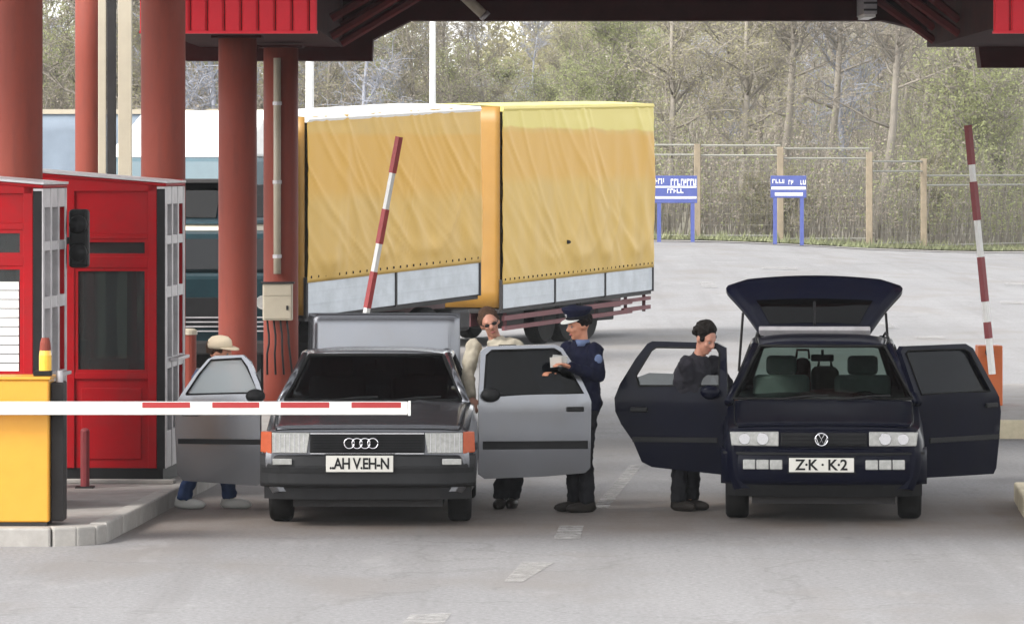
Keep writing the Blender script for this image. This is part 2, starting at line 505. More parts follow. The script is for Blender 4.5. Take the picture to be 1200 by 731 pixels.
def text_obj(s, size, name, material, parent, loc, rot=(PI / 2, 0, 0), ext=0.002, sx=1.0):
    cu = bpy.data.curves.new('lettering', 'FONT')
    cu.body = s; cu.size = size; cu.offset = size * 0.022; cu.space_character = 0.92; cu.extrude = ext; cu.align_x = 'CENTER'; cu.align_y = 'CENTER'
    t = bpy.data.objects.new('tmp_text', cu); COL.objects.link(t)
    bpy.context.view_layer.update()
    me = bpy.data.meshes.new_from_object(t.evaluated_get(bpy.context.evaluated_depsgraph_get()))
    bpy.data.objects.remove(t)
    o = bpy.data.objects.new(name, me); COL.objects.link(o)
    me.materials.clear(); me.materials.append(M[material])
    o.parent = parent; o.location = loc; o.rotation_euler = rot; o.scale = (sx, 1, 1); o['kind'] = 'stuff'
    return o
def inside(p, poly):
    c, n = False, len(poly)
    for i in range(n):
        (x0, y0), (x1, y1) = poly[i], poly[i - 1]
        if (y0 > p[1]) != (y1 > p[1]) and p[0] < (x1 - x0) * (p[1] - y0) / (y1 - y0) + x0: c = not c
    return c
def holed(outer, hole, fn0, fn1, step=0.07):
    """A plate with rounded relief: outline with an optional opening, meshed finely so that it can curve."""
    from mathutils.geometry import delaunay_2d_cdt
    def dense(poly):
        out = []
        for (a, b), (c, d) in zip(poly, poly[1:] + poly[:1]):
            n = max(1, int(math.hypot(c - a, d - b) / step))
            out += [(lerp(a, c, k / n), lerp(b, d, k / n)) for k in range(n)]
        return out
    loops = [dense(outer)] + ([dense(hole)] if hole else [])
    vs, ed = [], []
    for lp in loops:
        o = len(vs); vs += lp; ed += [(o + k, o + (k + 1) % len(lp)) for k in range(len(lp))]
    us = [p[0] for p in outer]; zs = [p[1] for p in outer]
    x = min(us) + step
    while x < max(us):
        z = min(zs) + step
        while z < max(zs):
            if inside((x, z), outer) and not (hole and inside((x, z), hole)):
                if min((x - a) ** 2 + (z - b) ** 2 for a, b in vs[:sum(map(len, loops))]) > (step * 0.5) ** 2: vs.append((x, z))
            z += step
        x += step
    r = delaunay_2d_cdt([Vector(v) for v in vs], ed, [], 0, 1e-5)
    V2, T = r[0], r[2]
    keep = []
    for t in T:
        c = sum((V2[i] for i in t), Vector((0, 0))) / len(t)
        if inside(c, outer) and not (hole and inside(c, hole)): keep.append(tuple(t))
    cnt = {}
    for t in keep:
        for a, b in zip(t, t[1:] + t[:1]): cnt[(a, b)] = 1
    n = len(V2)
    fs = keep + [tuple(i + n for i in reversed(t)) for t in keep]
    fs += [(a, a + n, b + n, b) for (a, b) in cnt if (b, a) not in cnt]
    return MB().add([fn0(*v) for v in V2] + [fn1(*v) for v in V2], fs)
def sst(t):
    t = min(1, max(0, t)); return t * t * (3 - 2 * t)
def lerp(a, b, t): return a + (b - a) * t
def interp(x, tab):
    if x <= tab[0][0]: return tab[0][1]
    for (a, b), (c, d) in zip(tab, tab[1:]):
        if x <= c: return lerp(b, d, (x - a) / (c - a))
    return tab[-1][1]

# ------------------------------------------------------------------ ground
TH = math.radians(3.7)                       # the road runs a little to the right of the view
UX, UY = math.sin(TH), math.cos(TH)
def hgt(x, y):
    return sst((y - 86) / 50) * (0.62 - 0.5 * sst((x - 4.5) / 13)) if y > 86 else 0.0
def fence_y(x): return 150 + max(0, x - 11) * 1.3
def hill(x, y):
    d = y - fence_y(x) - 6
    if d <= 0: return hgt(x, y)
    k = lerp(0.16, 1.0, sst((x + 3) / 12))
    return hgt(x, y) + 9.5 * k * sst(d / 100) + max(0, d - 70) * 0.04 * k
def frange(a, b, n): return [a + (b - a) * i / n for i in range(n + 1)]
gx = [-900, -300, -100, -50] + frange(-30, 40, 56) + [60, 110, 300, 900]
gy = [-200, -50, 0, 20] + frange(30, 62, 8)[:-1] + frange(62, 140, 60)[:-1] + frange(140, 180, 8) + [220, 300, 600, 2500]
g = MB()
for y in gy:
    for x in gx:
        g.v.append((x, y, hgt(x, y)))
nx = len(gx)
for j in range(len(gy) - 1):
    for i in range(nx - 1):
        g.f.append((j * nx + i, j * nx + i + 1, (j + 1) * nx + i + 1, (j + 1) * nx + i))
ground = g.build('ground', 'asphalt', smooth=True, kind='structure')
ground['label'] = 'worn pale grey asphalt of the border crossing yard'

def sheet(name, material, poly, lift=0.004, parent=None, kind=None):
    mb = MB()
    mb.add([(x, y, hgt(x, y) + lift) for x, y in poly], [tuple(range(len(poly)))])
    return mb.build(name, material, parent, kind=kind)
def gpt(px, py):
    y = F * CH / (py - HZ); return ((px - 600) * y / F, y)
# worn dashes of the lane line, and worn paint patches on the yard
mark_root = empty('road_markings'); mark_root['kind'] = 'structure'
for q in ([(738, 545), (753, 545), (712, 596), (694, 596)], [(656, 616), (684, 616), (680, 632), (648, 632)],
          [(612, 659), (650, 659), (612, 682), (590, 682)], [(482, 720), (530, 718), (520, 731), (470, 731)]):
    sheet('lane_dash', 'road_paint_worn', [gpt(*p) for p in q], 0.004, mark_root)
def fpt(px, Y): return ((px - 600) * Y / F, Y)
for (px, Y, w, l) in ((913, 118, 0.5, 1.6), (1090, 82, 0.28, 1.2), (1197, 112, 0.5, 2.2), (1196, 100, 0.5, 1.6), (985, 96, 0.18, 2.5), (830, 108, 0.2, 3.0), (1040, 88, 0.15, 3.0)):
    x, y = fpt(px, Y)
    sheet('paint_patch', 'road_paint_faint', [(x - w, y - l / 2), (x + w * 0.8, y - l / 2 + 0.1), (x + w, y + l / 2), (x - w * 0.7, y + l / 2)], 0.02, mark_root)
# pale concrete strip along the far edge of the yard
strip = MB()
xs = frange(-30, 40, 70)
for k in range(70):
    a, b = xs[k], xs[k + 1]
    vs = []
    for x, dy in ((a, -3.2), (b, -3.2), (b, -1.2), (a, -1.2)):
        y = fence_y(x) + dy
        vs.append((x, y, hgt(x, y) + 0.02))
    strip.add(vs, [(0, 1, 2, 3)])
strip.build('road_edge_strip', 'kerb_concrete', kind='structure')
# verge and wooded slope beyond the fence
hl = MB()
hx = frange(-60, 70, 65); hd = frange(-1.2, 40, 24) + frange(45, 160, 20) + [300, 700]
for d in hd:
    for x in hx:
        y = fence_y(x) + d
        hl.v.append((x, y, hill(x, y) + 0.05 + (rnd.uniform(-0.08, 0.08) if d > 0 else 0)))
n = len(hx)
for j in range(len(hd) - 1):
    for i in range(n - 1):
        hl.f.append((j * n + i, j * n + i + 1, (j + 1) * n + i + 1, (j + 1) * n + i))
hl.build('hillside', 'litter', smooth=True, kind='structure')
gr = MB()
for k in range(26000):
    x = rnd.uniform(-22, 32); d = abs(rnd.gauss(0, 2.2)) - 1.1
    if d > 9: continue
    y = fence_y(x) + d; z = hill(x, y) + 0.03
    hh = rnd.uniform(0.05, 0.22) * (1.8 if rnd.random() < 0.1 else 0.8); w = rnd.uniform(0.015, 0.05); a = rnd.uniform(-0.7, 0.7)
    dx, dy = math.cos(a) * w, math.sin(a) * w
    gr.add([(x - dx, y - dy, z), (x + dx, y + dy, z), (x + rnd.uniform(-.15, .15), y + rnd.uniform(-.1, .1), z + hh)], [(0, 1, 2)])
gr.build('verge_grass', 'grass_mat', kind='stuff')['label'] = 'rough green grass along the foot of the wire fence'

# ------------------------------------------------------------------ islands with kerb stones
def island(name, label, edge, inner, top_mat, stone_mat, hz=0.15):
    """edge: kerb polyline, outside face; inner: points closing the slab behind it."""
    root = empty(name); root['kind'] = 'structure'; root['label'] = label
    mb = MB()
    poly = edge + inner
    cx = sum(p[0] for p in poly) / len(poly); cy = sum(p[1] for p in poly) / len(poly)
    inset = []
    for (x, y) in edge:
        v = Vector((cx - x, cy - y)).normalized() * 0.12
        inset.append((x + v.x, y + v.y))
    poly = inset + inner
    mb.prism(poly, lambda u, v: (u, v, -0.05), lambda u, v: (u, v, hz - 0.008))
    mb.build('island_top', top_mat, root)
    first = None
    for (x0, y0), (x1, y1) in zip(edge, edge[1:]):
        L = math.hypot(x1 - x0, y1 - y0); k = max(1, round(L / 0.9))
        ang = math.atan2(y1 - y0, x1 - x0)
        for i in range(k):
            t = (i + 0.5) / k
            c = Vector((lerp(x0, x1, t), lerp(y0, y1, t), 0)) + Vector((-math.sin(ang), math.cos(ang), 0)) * 0.075
            s = MB().box((0, 0, hz / 2 - 0.03), (L / k - 0.012, 0.15, hz + 0.06))
            o = s.build('kerb_stone', stone_mat, root, bevel=0.018)
            o.location = c + Vector((rnd.uniform(-.004, .004), rnd.uniform(-.006, .006), rnd.uniform(-.006, .004)))
            o.rotation_euler = (0, 0, ang + rnd.uniform(-.006, .006))
    return root
def along(x, y, d): return (x + UX * d, y + UY * d)
c0 = (-3.22, 37.75)
e = [(-8.2, 37.3), (-3.62, 37.3), (-3.42, 37.36), (-3.28, 37.52), c0] + [along(*c0, d) for d in (4.5, 9, 13.5, 18, 22)]
island('traffic_island', 'raised concrete island with rough kerb stones carrying the red booths', e, [(-8.2, 59.7)], 'concrete', 'kerb_concrete')
c1 = (4.22, 38.3)
e = [along(*c1, d) for d in (4.1, 0.25)] + [(4.3, 38.2), (9.5, 37.9)]
island('entry_island', 'low kerbed island at the picture edge beside the dark estate car', e, [(9.5, 42.2)], 'concrete', 'kerb_cream', 0.17)
e = [along(5.15, 52.0, d) for d in (9, 4.5, 0.0)] + [(9.5, 51.6)]
island('barrier_island', 'pale yellowish kerbed island under the orange barrier post', e, [(9.5, 61)], 'concrete', 'kerb_cream', 0.2)

# ------------------------------------------------------------------ canopy
can = empty('canopy', (0, 48, 0))
tag(can, 'dark steel canopy with red ribbed fascias spanning the two traffic lanes', 'canopy')
def cparts(mb, name, material, **k):
    o = mb.build(name, material, can, **k); o.location = (0, -48, 0); return o
# out-of-view roof cut into strips; the gaps are added to shape the shade
for (a, b) in ((34.2, 38.4), (39.9, 41.3), (43.0, 44.4), (46.1, 57.2)):
    cparts(MB().bx(-6.6, 9.5, a, b, 5.25, 5.45), 'roof_shade_deck', 'canopy_deck')
Y0 = 56.6
prof = [(-3.9, 4.24), (-1.67, 4.24), (-1.66, 4.49), (-1.21, 4.72), (4.43, 4.72), (5.56, 4.46), (5.60, 4.16), (9.5, 4.16), (9.5, 5.25), (-3.9, 5.25)]
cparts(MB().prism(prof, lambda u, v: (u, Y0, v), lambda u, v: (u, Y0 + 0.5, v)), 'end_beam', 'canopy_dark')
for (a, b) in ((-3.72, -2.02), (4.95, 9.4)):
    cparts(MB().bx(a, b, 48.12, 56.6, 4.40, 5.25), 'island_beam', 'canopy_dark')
for k in range(7):
    y = 34.9 + k * 3.1
    cparts(MB().bx(-6.5, 9.4, y, y + 0.14, 5.03, 5.25), 'purlin', 'truss_red')
for (xa, za, xb, zb) in ((-2.0, 4.42, -0.7, 5.2), (-2.0, 4.62, -1.0, 5.2), (4.95, 4.45, 3.9, 5.2), (4.95, 4.6, 4.2, 5.2)):
    for y in (52.5, 55.6):
        cparts(MB().tube([(xa, y, za), (xb, y, zb)], 0.05, 6), 'knee_brace', 'truss_red')
rib0 = None
for (a, b) in ((-3.77, -1.97), (4.87, 9.3)):
    k = 0; x = a
    while x < b - 0.05:
        w = min(0.172, b - x)
        mb = MB().bx(0.004, w - 0.004, 48.02, 48.06, 4.35, 6.1)
        mb.bx(w * 0.12, w * 0.88, 47.985, 48.022, 4.352, 6.1)
        o = cparts(mb, 'fascia_panel', 'fascia_red', bevel=0.006)
        o.location.x = x
        x += w
    cparts(MB().bx(a, b, 47.96, 48.12, 4.325, 4.352), 'fascia_trim', 'fascia_red')
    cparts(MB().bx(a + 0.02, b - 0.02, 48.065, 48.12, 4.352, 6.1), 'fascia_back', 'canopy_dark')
# fluorescent fitting and slanting lamp arm hung under the end beam
t = empty('strip_light', (4.18, 55.9, 4.70)); tag(t, 'grey strip light hanging end-on under the dark canopy beam', 'light')
MB().bx(-0.075, 0.075, -0.6, 0.6, 0.05, 0.40).build('lamp_housing', 'aluminium', t, bevel=0.01)
MB().bx(-0.06, 0.06, -0.58, 0.58, 0.02, 0.05).build('diffuser', 'white_paint', t)
for k in range(4):
    MB().bx(-0.08, 0.08, -0.612, -0.602, 0.09 + k * 0.08, 0.115 + k * 0.08).build('rib', 'steel_dark', t)
t = empty('slanting_tube', (-0.45, 56.35, 4.75)); tag(t, 'short beige tube slanting down from the canopy ceiling', 'tube')
MB().tube([(-0.22, 0, 0.34), (0.12, 0, 0.02)], 0.06, 10).build('pipe', 'cream_paint', t, smooth=True)
MB().tube([(0.11, 0, 0.03), (0.145, 0, -0.005)], 0.066, 10).build('pipe_collar', 'aluminium', t, smooth=True)

# ------------------------------------------------------------------ columns
def column(x, y, r, h, label, z0=0.142):
    t = empty('red_column', (x, y, z0)); tag(t, label, 'column')
    MB().lathe((0, 0, 0), [(r, 0.0), (r, h * 0.25), (r, h * 0.5), (r, h * 0.75), (r, h)], 32).build('shaft', 'column_red', t, smooth=True)
    o = MB().lathe((0, 0, 0), [(r + 0.05, 0), (r + 0.05, 0.1), (r + 0.004, 0.13)], 32).build('foot_ring', 'column_red', t)
    o = MB().bx(-r - 0.06, r + 0.06, -r - 0.06, r + 0.06, h, h + 0.03).build('cap_plate', 'canopy_dark', t)
    return t
column(-4.36, 41.95, 0.21, 5.6, 'thick brick-red round column rising behind the booth at the picture edge')
column(-3.29, 44.75, 0.21, 5.6, 'thick brick-red round column rising behind the booth with the dark window')
column(-2.92, 50.5, 0.205, 4.2, 'brick-red round column beside the dark green off-road car')
c5 = column(-2.66, 54.6, 0.20, 4.2, 'brick-red round column with a white drainpipe and cream box')
c2 = column(-5.35, 60.0, 0.175, 5.8, 'thin brick-red round column between pale posts', 0.0)
t = empty('drainpipe', (-2.69, 54.36, 0)); tag(t, 'white drainpipe running down the column with the cream box', 'pipe')
MB().tube([(0, 0, 1.75), (0, 0, 4.22)], 0.042, 10).build('pipe', 'cream_paint', t, smooth=True)
for z in (1.95, 2.8, 3.7):
    MB().lathe((0, 0, z), [(0.052, -0.02), (0.052, 0.02)], 12).build('pipe_clip', 'aluminium', t)
t = empty('junction_box', (-2.68, 54.24, 1.22)); tag(t, 'cream electrical box with loose cables fixed to a red column', 'electrical box')
MB().bx(-0.17, 0.17, -0.02, 0.12, 0, 0.42).build('cabinet', 'cream_paint', t, bevel=0.012)
MB().bx(-0.155, 0.155, -0.032, -0.021, 0.02, 0.27).build('door', 'cream_paint', t, bevel=0.006)
MB().bx(-0.155, 0.155, -0.03, -0.021, 0.285, 0.40).build('door', 'cream_paint', t, bevel=0.006)
MB().bx(-0.19, 0.19, -0.045, 0.12, 0.42, 0.44).build('rain_hood', 'steel_dark', t)
MB().bx(0.10, 0.125, -0.042, -0.033, 0.12, 0.17).build('latch', 'steel_dark', t)
for k in range(4):
    xx = -0.12 + k * 0.075
    MB().tube([(xx, 0.04, 0.0), (xx + 0.008, 0.02, -0.08), (xx + 0.02, 0.01, -0.16), (xx + 0.022, 0.0, -0.26), (xx + 0.012 * k, 0.01, -0.38), (xx + 0.02 * k, 0.05, -0.62)], 0.012, 6).build('cable', 'black_plastic', t, smooth=True)
for (x, w, m_, lab) in ((-5.03, 0.055, 'steel_dark', 'narrow dark post standing between two pale posts'), (-5.145, 0.05, 'cream_paint', 'narrow pale post touching the thin red column'), (-4.86, 0.085, 'cream_paint', 'wider pale post beside the narrow dark post')):
    t = empty('roof_post', (x, 59.6, 0)); tag(t, lab, 'post')
    MB().bx(-w, w, -0.05, 0.05, 0.02, 5.7).build('shaft', m_, t, bevel=0.008)
    MB().bx(-w - 0.05, w + 0.05, -0.1, 0.1, 0, 0.02).build('foot_plate', m_, t)

# ------------------------------------------------------------------ booths
def booth(x, y, label, full):
    """x, y: the near corner on the lane side. Local x runs back from that corner to -W, local y from the near end into the distance."""
    Wd, D, Hh = 1.75, 1.25, 2.72
    t = empty('control_booth', (x, y, 0.142), -TH); tag(t, label, 'booth')
    red = 'booth_red'
    slope = lambda u: Hh - 0.10 * (u + 0.0)      # roof falls towards the lane
    # base
    MB().bx(-Wd + 0.02, -0.02, 0.02, D - 0.02, 0.002, 0.13).build('plinth', 'black_plastic', t)
    MB().bx(-Wd, 0.10, -0.16, 0.0, 0.002, 0.035).build('door_step', 'kerb_concrete', t, bevel=0.006)
    # near end: posts, rails, panels
    MB().bx(-0.155, -0.075, 0, 0.08, 0.13, Hh - 0.02).build('corner_post', red, t, bevel=0.006)
    MB().bx(-0.074, 0.0, 0.004, 0.08, 0.13, Hh - 0.08).build('corner_strip', 'black_plastic', t)
    MB().bx(-Wd, -Wd + 0.08, 0, 0.08, 0.13, Hh + 0.12).build('corner_post', red, t, bevel=0.006)
    for xx in (-0.08, -Wd):
        MB().bx(xx, xx + 0.08, D - 0.08, D, 0.13, Hh).build('corner_post', red, t, bevel=0.006)
    mid = -0.86
    MB().bx(mid - 0.04, mid + 0.04, 0.001, 0.07, 0.13, Hh + 0.03).build('corner_post', red, t, bevel=0.006)
    a, b = mid + 0.04, -0.155
    if full:
        lay = [('panel', 0.13, 0.93), ('rail', 0.93, 0.985), ('win', 0.985, 1.93), ('rail', 1.93, 2.03), ('win', 2.03, 2.19), ('rail', 2.19, 2.235), ('panel', 2.235, 2.62)]
    else:
        lay = [('panel', 0.13, 1.06), ('rail', 1.06, 1.12), ('blind', 1.12, 2.02), ('rail', 2.02, 2.10), ('win', 2.10, 2.32), ('rail', 2.32, 2.37), ('panel', 2.37, 2.62)]
    for (x0, x1) in ((a, b), (-Wd + 0.08, mid - 0.04)):
        for kind, z0, z1 in lay:
            if kind == 'panel':
                MB().bx(x0, x1, 0.022, 0.05, z0, z1).build('wall_panel', red, t, bevel=0.004)
                if z1 - z0 > 0.5:
                    MB().bx(x0 + 0.06, x1 - 0.06, 0.010, 0.023, z0 + 0.08, z1 - 0.08).build('wall_panel', red, t, bevel=0.008)
            elif kind == 'rail':
                MB().bx(x0, x1, 0.004, 0.06, z0, z1).build('rail', red, t, bevel=0.004)
            else:
                fr = MB()
                fr.bx(x0, x0 + 0.03, 0.012, 0.05, z0, z1).bx(x1 - 0.03, x1, 0.012, 0.05, z0, z1)
                fr.bx(x0 + 0.03, x1 - 0.03, 0.012, 0.05, z0, z0 + 0.03).bx(x0 + 0.03, x1 - 0.03, 0.012, 0.05, z1 - 0.03, z1)
                wf = fr.build('window_frame', red, t)
                MB().bx(x0 + 0.03, x1 - 0.03, 0.030, 0.036, z0 + 0.03, z1 - 0.03).build('pane', 'grey_sheen_glass', wf)
                if kind == 'blind':
                    for q in range(int((z1 - z0 - 0.08) / 0.075)):
                        z = z0 + 0.06 + q * 0.075
                        MB().box(((x0 + x1) / 2, 0.022, z), (x1 - x0 - 0.08, 0.012, 0.066), (0.12, 0, 0)).build('slat', 'blind_white', wf)
    MB().prism([(-Wd, 2.62), (-0.076, 2.62), (-0.076, Hh - 0.05), (-Wd, Hh + 0.1)], lambda u, v: (u, 0.0, v), lambda u, v: (u, 0.06, v)).build('header_board', red, t)
    # roof: thin red tray with a pale lip
    MB().prism([(-Wd - 0.01, Hh + 0.085), (0.012, Hh - 0.058), (0.012, Hh - 0.03), (-Wd - 0.01, Hh + 0.115)], lambda u, v: (u, -0.012, v), lambda u, v: (u, D + 0.02, v)).build('roof', red, t, bevel=0.01)
    MB().prism([(-Wd - 0.015, Hh + 0.117), (0.02, Hh - 0.028), (0.02, Hh - 0.008), (-Wd - 0.015, Hh + 0.137)], lambda u, v: (u, -0.025, v), lambda u, v: (u, D + 0.03, v)).build('roof_lip', 'aluminium', t)
    # lane side: aluminium frame with a row of tall sliding windows
    n = 3
    ys = [0.04 + (D - 0.08) * i / n for i in range(n + 1)]
    fr = MB()
    for yy in ys:
        fr.bx(-0.075, 0.012, yy - 0.035, yy + 0.035, 0.13, Hh - 0.06)
    zs = [0.13, 0.46, 0.52, 1.02, 1.10, 1.72, 1.80, 2.18, 2.24, 2.58]
    for (z0, z1) in ((0.13, 0.46), (1.02, 1.12), (1.66, 1.76), (2.14, 2.22), (2.50, Hh - 0.06)):
        for q in range(n):
            fr.bx(-0.066, 0.006, ys[q] + 0.035, ys[q + 1] - 0.035, z0, z1)
    f = fr.build('window_frame', 'aluminium', t, bevel=0.004)
    for q in range(n):
        for (z0, z1) in ((0.46, 1.02), (1.12, 1.66), (1.76, 2.14), (2.22, 2.50)):
            if not full and q != 1:
                MB().bx(-0.05, -0.038, ys[q] + 0.035, ys[q + 1] - 0.035, z0, z1).build('pane', 'aluminium', f)
            else:
                MB().bx(-0.05, -0.044, ys[q] + 0.035, ys[q + 1] - 0.035, z0, z1).build('pane', 'dark_glass', f)
    MB().bx(0.008, 0.09, 0.25, 1.0, 1.085, 1.115).build('counter', 'aluminium', t, bevel=0.004)
    # far end, back wall and things inside
    MB().bx(-Wd + 0.08, -0.08, D - 0.05, D - 0.02, 0.13, 1.05).build('rear_wall', red, t)
    MB().bx(-Wd + 0.08, -0.08, D - 0.05, D - 0.02, 2.05, Hh - 0.1).build('rear_wall', red, t)
    for q in (-0.92, -0.52):
        MB().bx(q, q + 0.09, D - 0.05, D - 0.02, 1.05, 2.05).build('rear_mullion', red, t)
    MB().bx(-Wd + 0.08, -0.08, D - 0.038, D - 0.032, 1.05, 2.05).build('rear_pane', 'grey_sheen_glass', t)
    MB().box((-0.62, 0.75, 0.93), (0.36, 0.30, 0.30), (0, 0, 0.2)).build('monitor', 'cream_paint', t, bevel=0.02)
    MB().bx(-0.36, -0.14, 0.5, 0.8, 0.762, 0.90).build('tray', 'aluminium', t)
    MB().bx(-Wd + 0.01, -Wd + 0.04, 0.08, D - 0.08, 0.13, Hh).build('rear_wall', red, t)
    MB().bx(-0.75, -0.1, 0.3, 1.1, 0.72, 0.76).build('desk', 'cream_paint', t)
    MB().bx(-1.2, -0.85, 0.8, 1.2, 0.55, 1.25).build('chair_back', 'black_plastic', t, bevel=0.05)
    return t
b1 = booth(-3.89, 39.25, 'red control booth with white window slats behind the yellow barrier cabinet', False)
b2 = booth(-3.12, 42.65, 'red control booth with a large dark window and aluminium lane side', True)
t = empty('signal_lamp', (-3.70, 40.55, 2.12)); tag(t, 'black hooded signal lamp hung on the booth corner by its roof', 'signal')
MB().bx(-0.085, 0.085, -0.06, 0.1, 0, 0.5).build('housing', 'black_plastic', t, bevel=0.03)
for z in (0.13, 0.37):
    v = MB().lathe((0.0, -0.15, z), [(0.07, 0), (0.078, 0.06), (0.078, 0.1)], 16, 'Y').build('visor', 'black_plastic', t, smooth=True)
    MB().lathe((0.03, -0.075, z), [(0.06, 0), (0.06, 0.012)], 16, 'Y').build('lens', 'dark_glass', t)
MB().bx(-0.16, -0.085, 0.0, 0.04, 0.2, 0.26).build('bracket', 'black_plastic', t)
t = empty('guard_post', (-3.78, 42.0, 0.142)); tag(t, 'short dark red guard post in front of the dark-windowed booth', 'post')
MB().tube([(0, 0, 0), (0, 0, 0.5)], 0.04, 10).build('shaft', 'stripe_red_old', t)
MB().ell((0, 0, 0.5), (0.042, 0.042, 0.03), 10, 6).build('cap', 'stripe_red_old', t, smooth=True)
MB().bx(-0.08, 0.08, -0.08, 0.08, 0, 0.015).build('foot_plate', 'steel_dark', t)
t = empty('red_bollard', (-3.19, 46.9, 0.142)); tag(t, 'squat red bollard with a pale top behind the capped man', 'bollard')
MB().lathe((0, 0, 0), [(0.07, 0), (0.07, 1.18)], 16).build('shaft', 'column_red', t, smooth=False)
MB().lathe((0, 0, 0), [(0.08, 1.18), (0.08, 1.22), (0.05, 1.24)], 16).build('cap', 'cream_paint', t)

# ------------------------------------------------------------------ boom barriers
t = empty('lowered_barrier', (-4.02, 37.75, 0.142), 0); tag(t, 'yellow barrier cabinet with a lowered white boom striped red along its top', 'barrier')
cab = MB().bx(-0.42, 0.355, -0.2, 0.25, 0.03, 1.155).build('cabinet', 'yellow_paint', t, bevel=0.015)
MB().bx(-0.44, 0.37, -0.215, 0.265, 1.155, 1.18).build('cabinet_lid', 'yellow_paint', t, bevel=0.008)
MB().bx(-0.40, 0.34, -0.19, 0.24, 0, 0.03).build('foot_plate', 'steel_dark', t)
MB().bx(0.36, 0.46, -0.10, 0.2, 0.03, 1.13).build('counterweight_guard', 'steel_dark', t, bevel=0.01)
MB().lathe((0.38, -0.26, 0.93), [(0.05, 0), (0.05, 0.06)], 16, 'Y').build('pivot', 'steel_dark', t)
MB().tube([(0.42, 0.0, 1.13), (0.42, 0.0, 1.22)], 0.03, 10).build('pivot_cap', 'aluminium', t)
bo = MB().bx(-1.0, 3.20, -0.33, -0.27, 0.885, 0.99).build('boom', 'white_paint', t, bevel=0.012)
for (a, b) in ((167, 223), (249, 304), (329, 386), (412, 470)):
    x0, x1 = [(p - 600) * 37.45 / F + 4.02 for p in (a, b)]
    MB().bx(x0, x1, -0.334, -0.329, 0.942, 0.986).build('red_stripe', 'stripe_red', bo)
MB().bx(3.201, 3.22, -0.335, -0.265, 0.88, 0.995).build('end_cap', 'white_paint', bo)
bl = empty('beacon', (-3.71, 37.72, 1.325)); tag(bl, 'yellow warning beacon on a dark base atop the barrier cabinet', 'beacon')
MB().bx(-0.09, 0.05, -0.07, 0.07, -0.003, 0.04).build('base', 'black_plastic', bl, bevel=0.008)
MB().lathe((0, 0, 0.04), [(0.05, 0), (0.05, 0.12), (0.044, 0.16)], 16).build('lens', 'beacon_yellow', bl, smooth=False)
MB().lathe((0, 0, 0.2), [(0.046, 0), (0.042, 0.06), (0.03, 0.1)], 16).build('cover', 'column_red', bl)

def raised(x, y, z, lean, L, label, bands, base_mat, base):
    t = empty('raised_barrier', (x, y, z)); tag(t, label, 'barrier')
    bw, bh = base
    MB().prism([(-bw, 0), (bw, 0), (bw, bh), (-bw * 0.85, bh)], lambda u, v: (u, -0.15, v), lambda u, v: (u, 0.2, v)).build('cabinet', base_mat, t, bevel=0.012)
    MB().bx(-bw + 0.03, bw - 0.03, -0.157, -0.15, 0.08, bh - 0.12).build('door', base_mat, t, bevel=0.003)
    MB().lathe((0, -0.2, bh - 0.08), [(0.05, 0), (0.05, 0.05)], 14, 'Y').build('pivot', 'steel_dark', t)
    d = Vector((math.sin(lean), 0, math.cos(lean)))
    p0 = Vector((0, -0.23, bh - 0.08))
    bo = MB().tube([p0 - d * 0.25, p0 + d * L], [0.042, 0.036], 4).build('boom', 'white_paint', t)
    for a, b in bands:
        MB().tube([p0 + d * a, p0 + d * b], [0.0475, 0.0465], 4).build('red_stripe', base_mat if False else 'stripe_red_old' if base_mat == 'orange_paint' else 'stripe_red', bo)
    return t
# pixel spans of the red bands, measured along the boom
Y = 57.0; s = F / Y
x = (426 - 600) / s
raised(x, Y, 0.142, math.radians(10.6), 2.36, 'raised red and white boom slanting in front of the yellow lorry', [(0.28, 0.72), (1.06, 1.48), (1.92, 2.36)], 'stripe_red', (0.16, 0.95))
Y = 55.5; s = F / Y
x = (1158 - 600) / s
raised(x, Y, 0.19, math.radians(-5.6), 2.66, 'raised dark red and white boom on a narrow orange cabinet', [(0.17, 0.36), (0.60, 1.12), (1.55, 2.0), (2.2, 2.66)], 'orange_paint', (0.155, 0.70))

# ------------------------------------------------------------------ cars
def loft_body(P, material, parent, name='body'):
    rings = []
    for y in P['stations']:
        w = interp(y, P['w']); zb = interp(y, P['zb']); zt = interp(y, P['zt'])
        cr = interp(y, P['crown']) if 'crown' in P else 0.02
        h = zt - zb
        half = [(0.0, zt + cr), (w * 0.45, zt + cr * 0.8), (w - 0.22, zt + cr * 0.35), (w - 0.10, zt - 0.004), (w - 0.045, zt - 0.03), (w - 0.012, zt - h * 0.22), (w, zt - h * 0.45), (w - 0.004, zt - h * 0.62), (w - 0.02, zb + 0.10), (w - 0.07, zb), (w * 0.5, zb)]
        ring = [Vector((a, y, b)) for a, b in half] + [Vector((-a, y, b)) for a, b in reversed(half[1:])]
        ring.append(Vector((0, y, zb)))
        # keep the order closed: right side down, bottom centre, left side up
        right = [Vector((a, y, b)) for a, b in half]
        left = [Vector((-a, y, b)) for a, b in reversed(half[1:])]
        rings.append(right + [Vector((0, y, zb))] + left)
    return MB().rings(rings).build(name, material, parent)

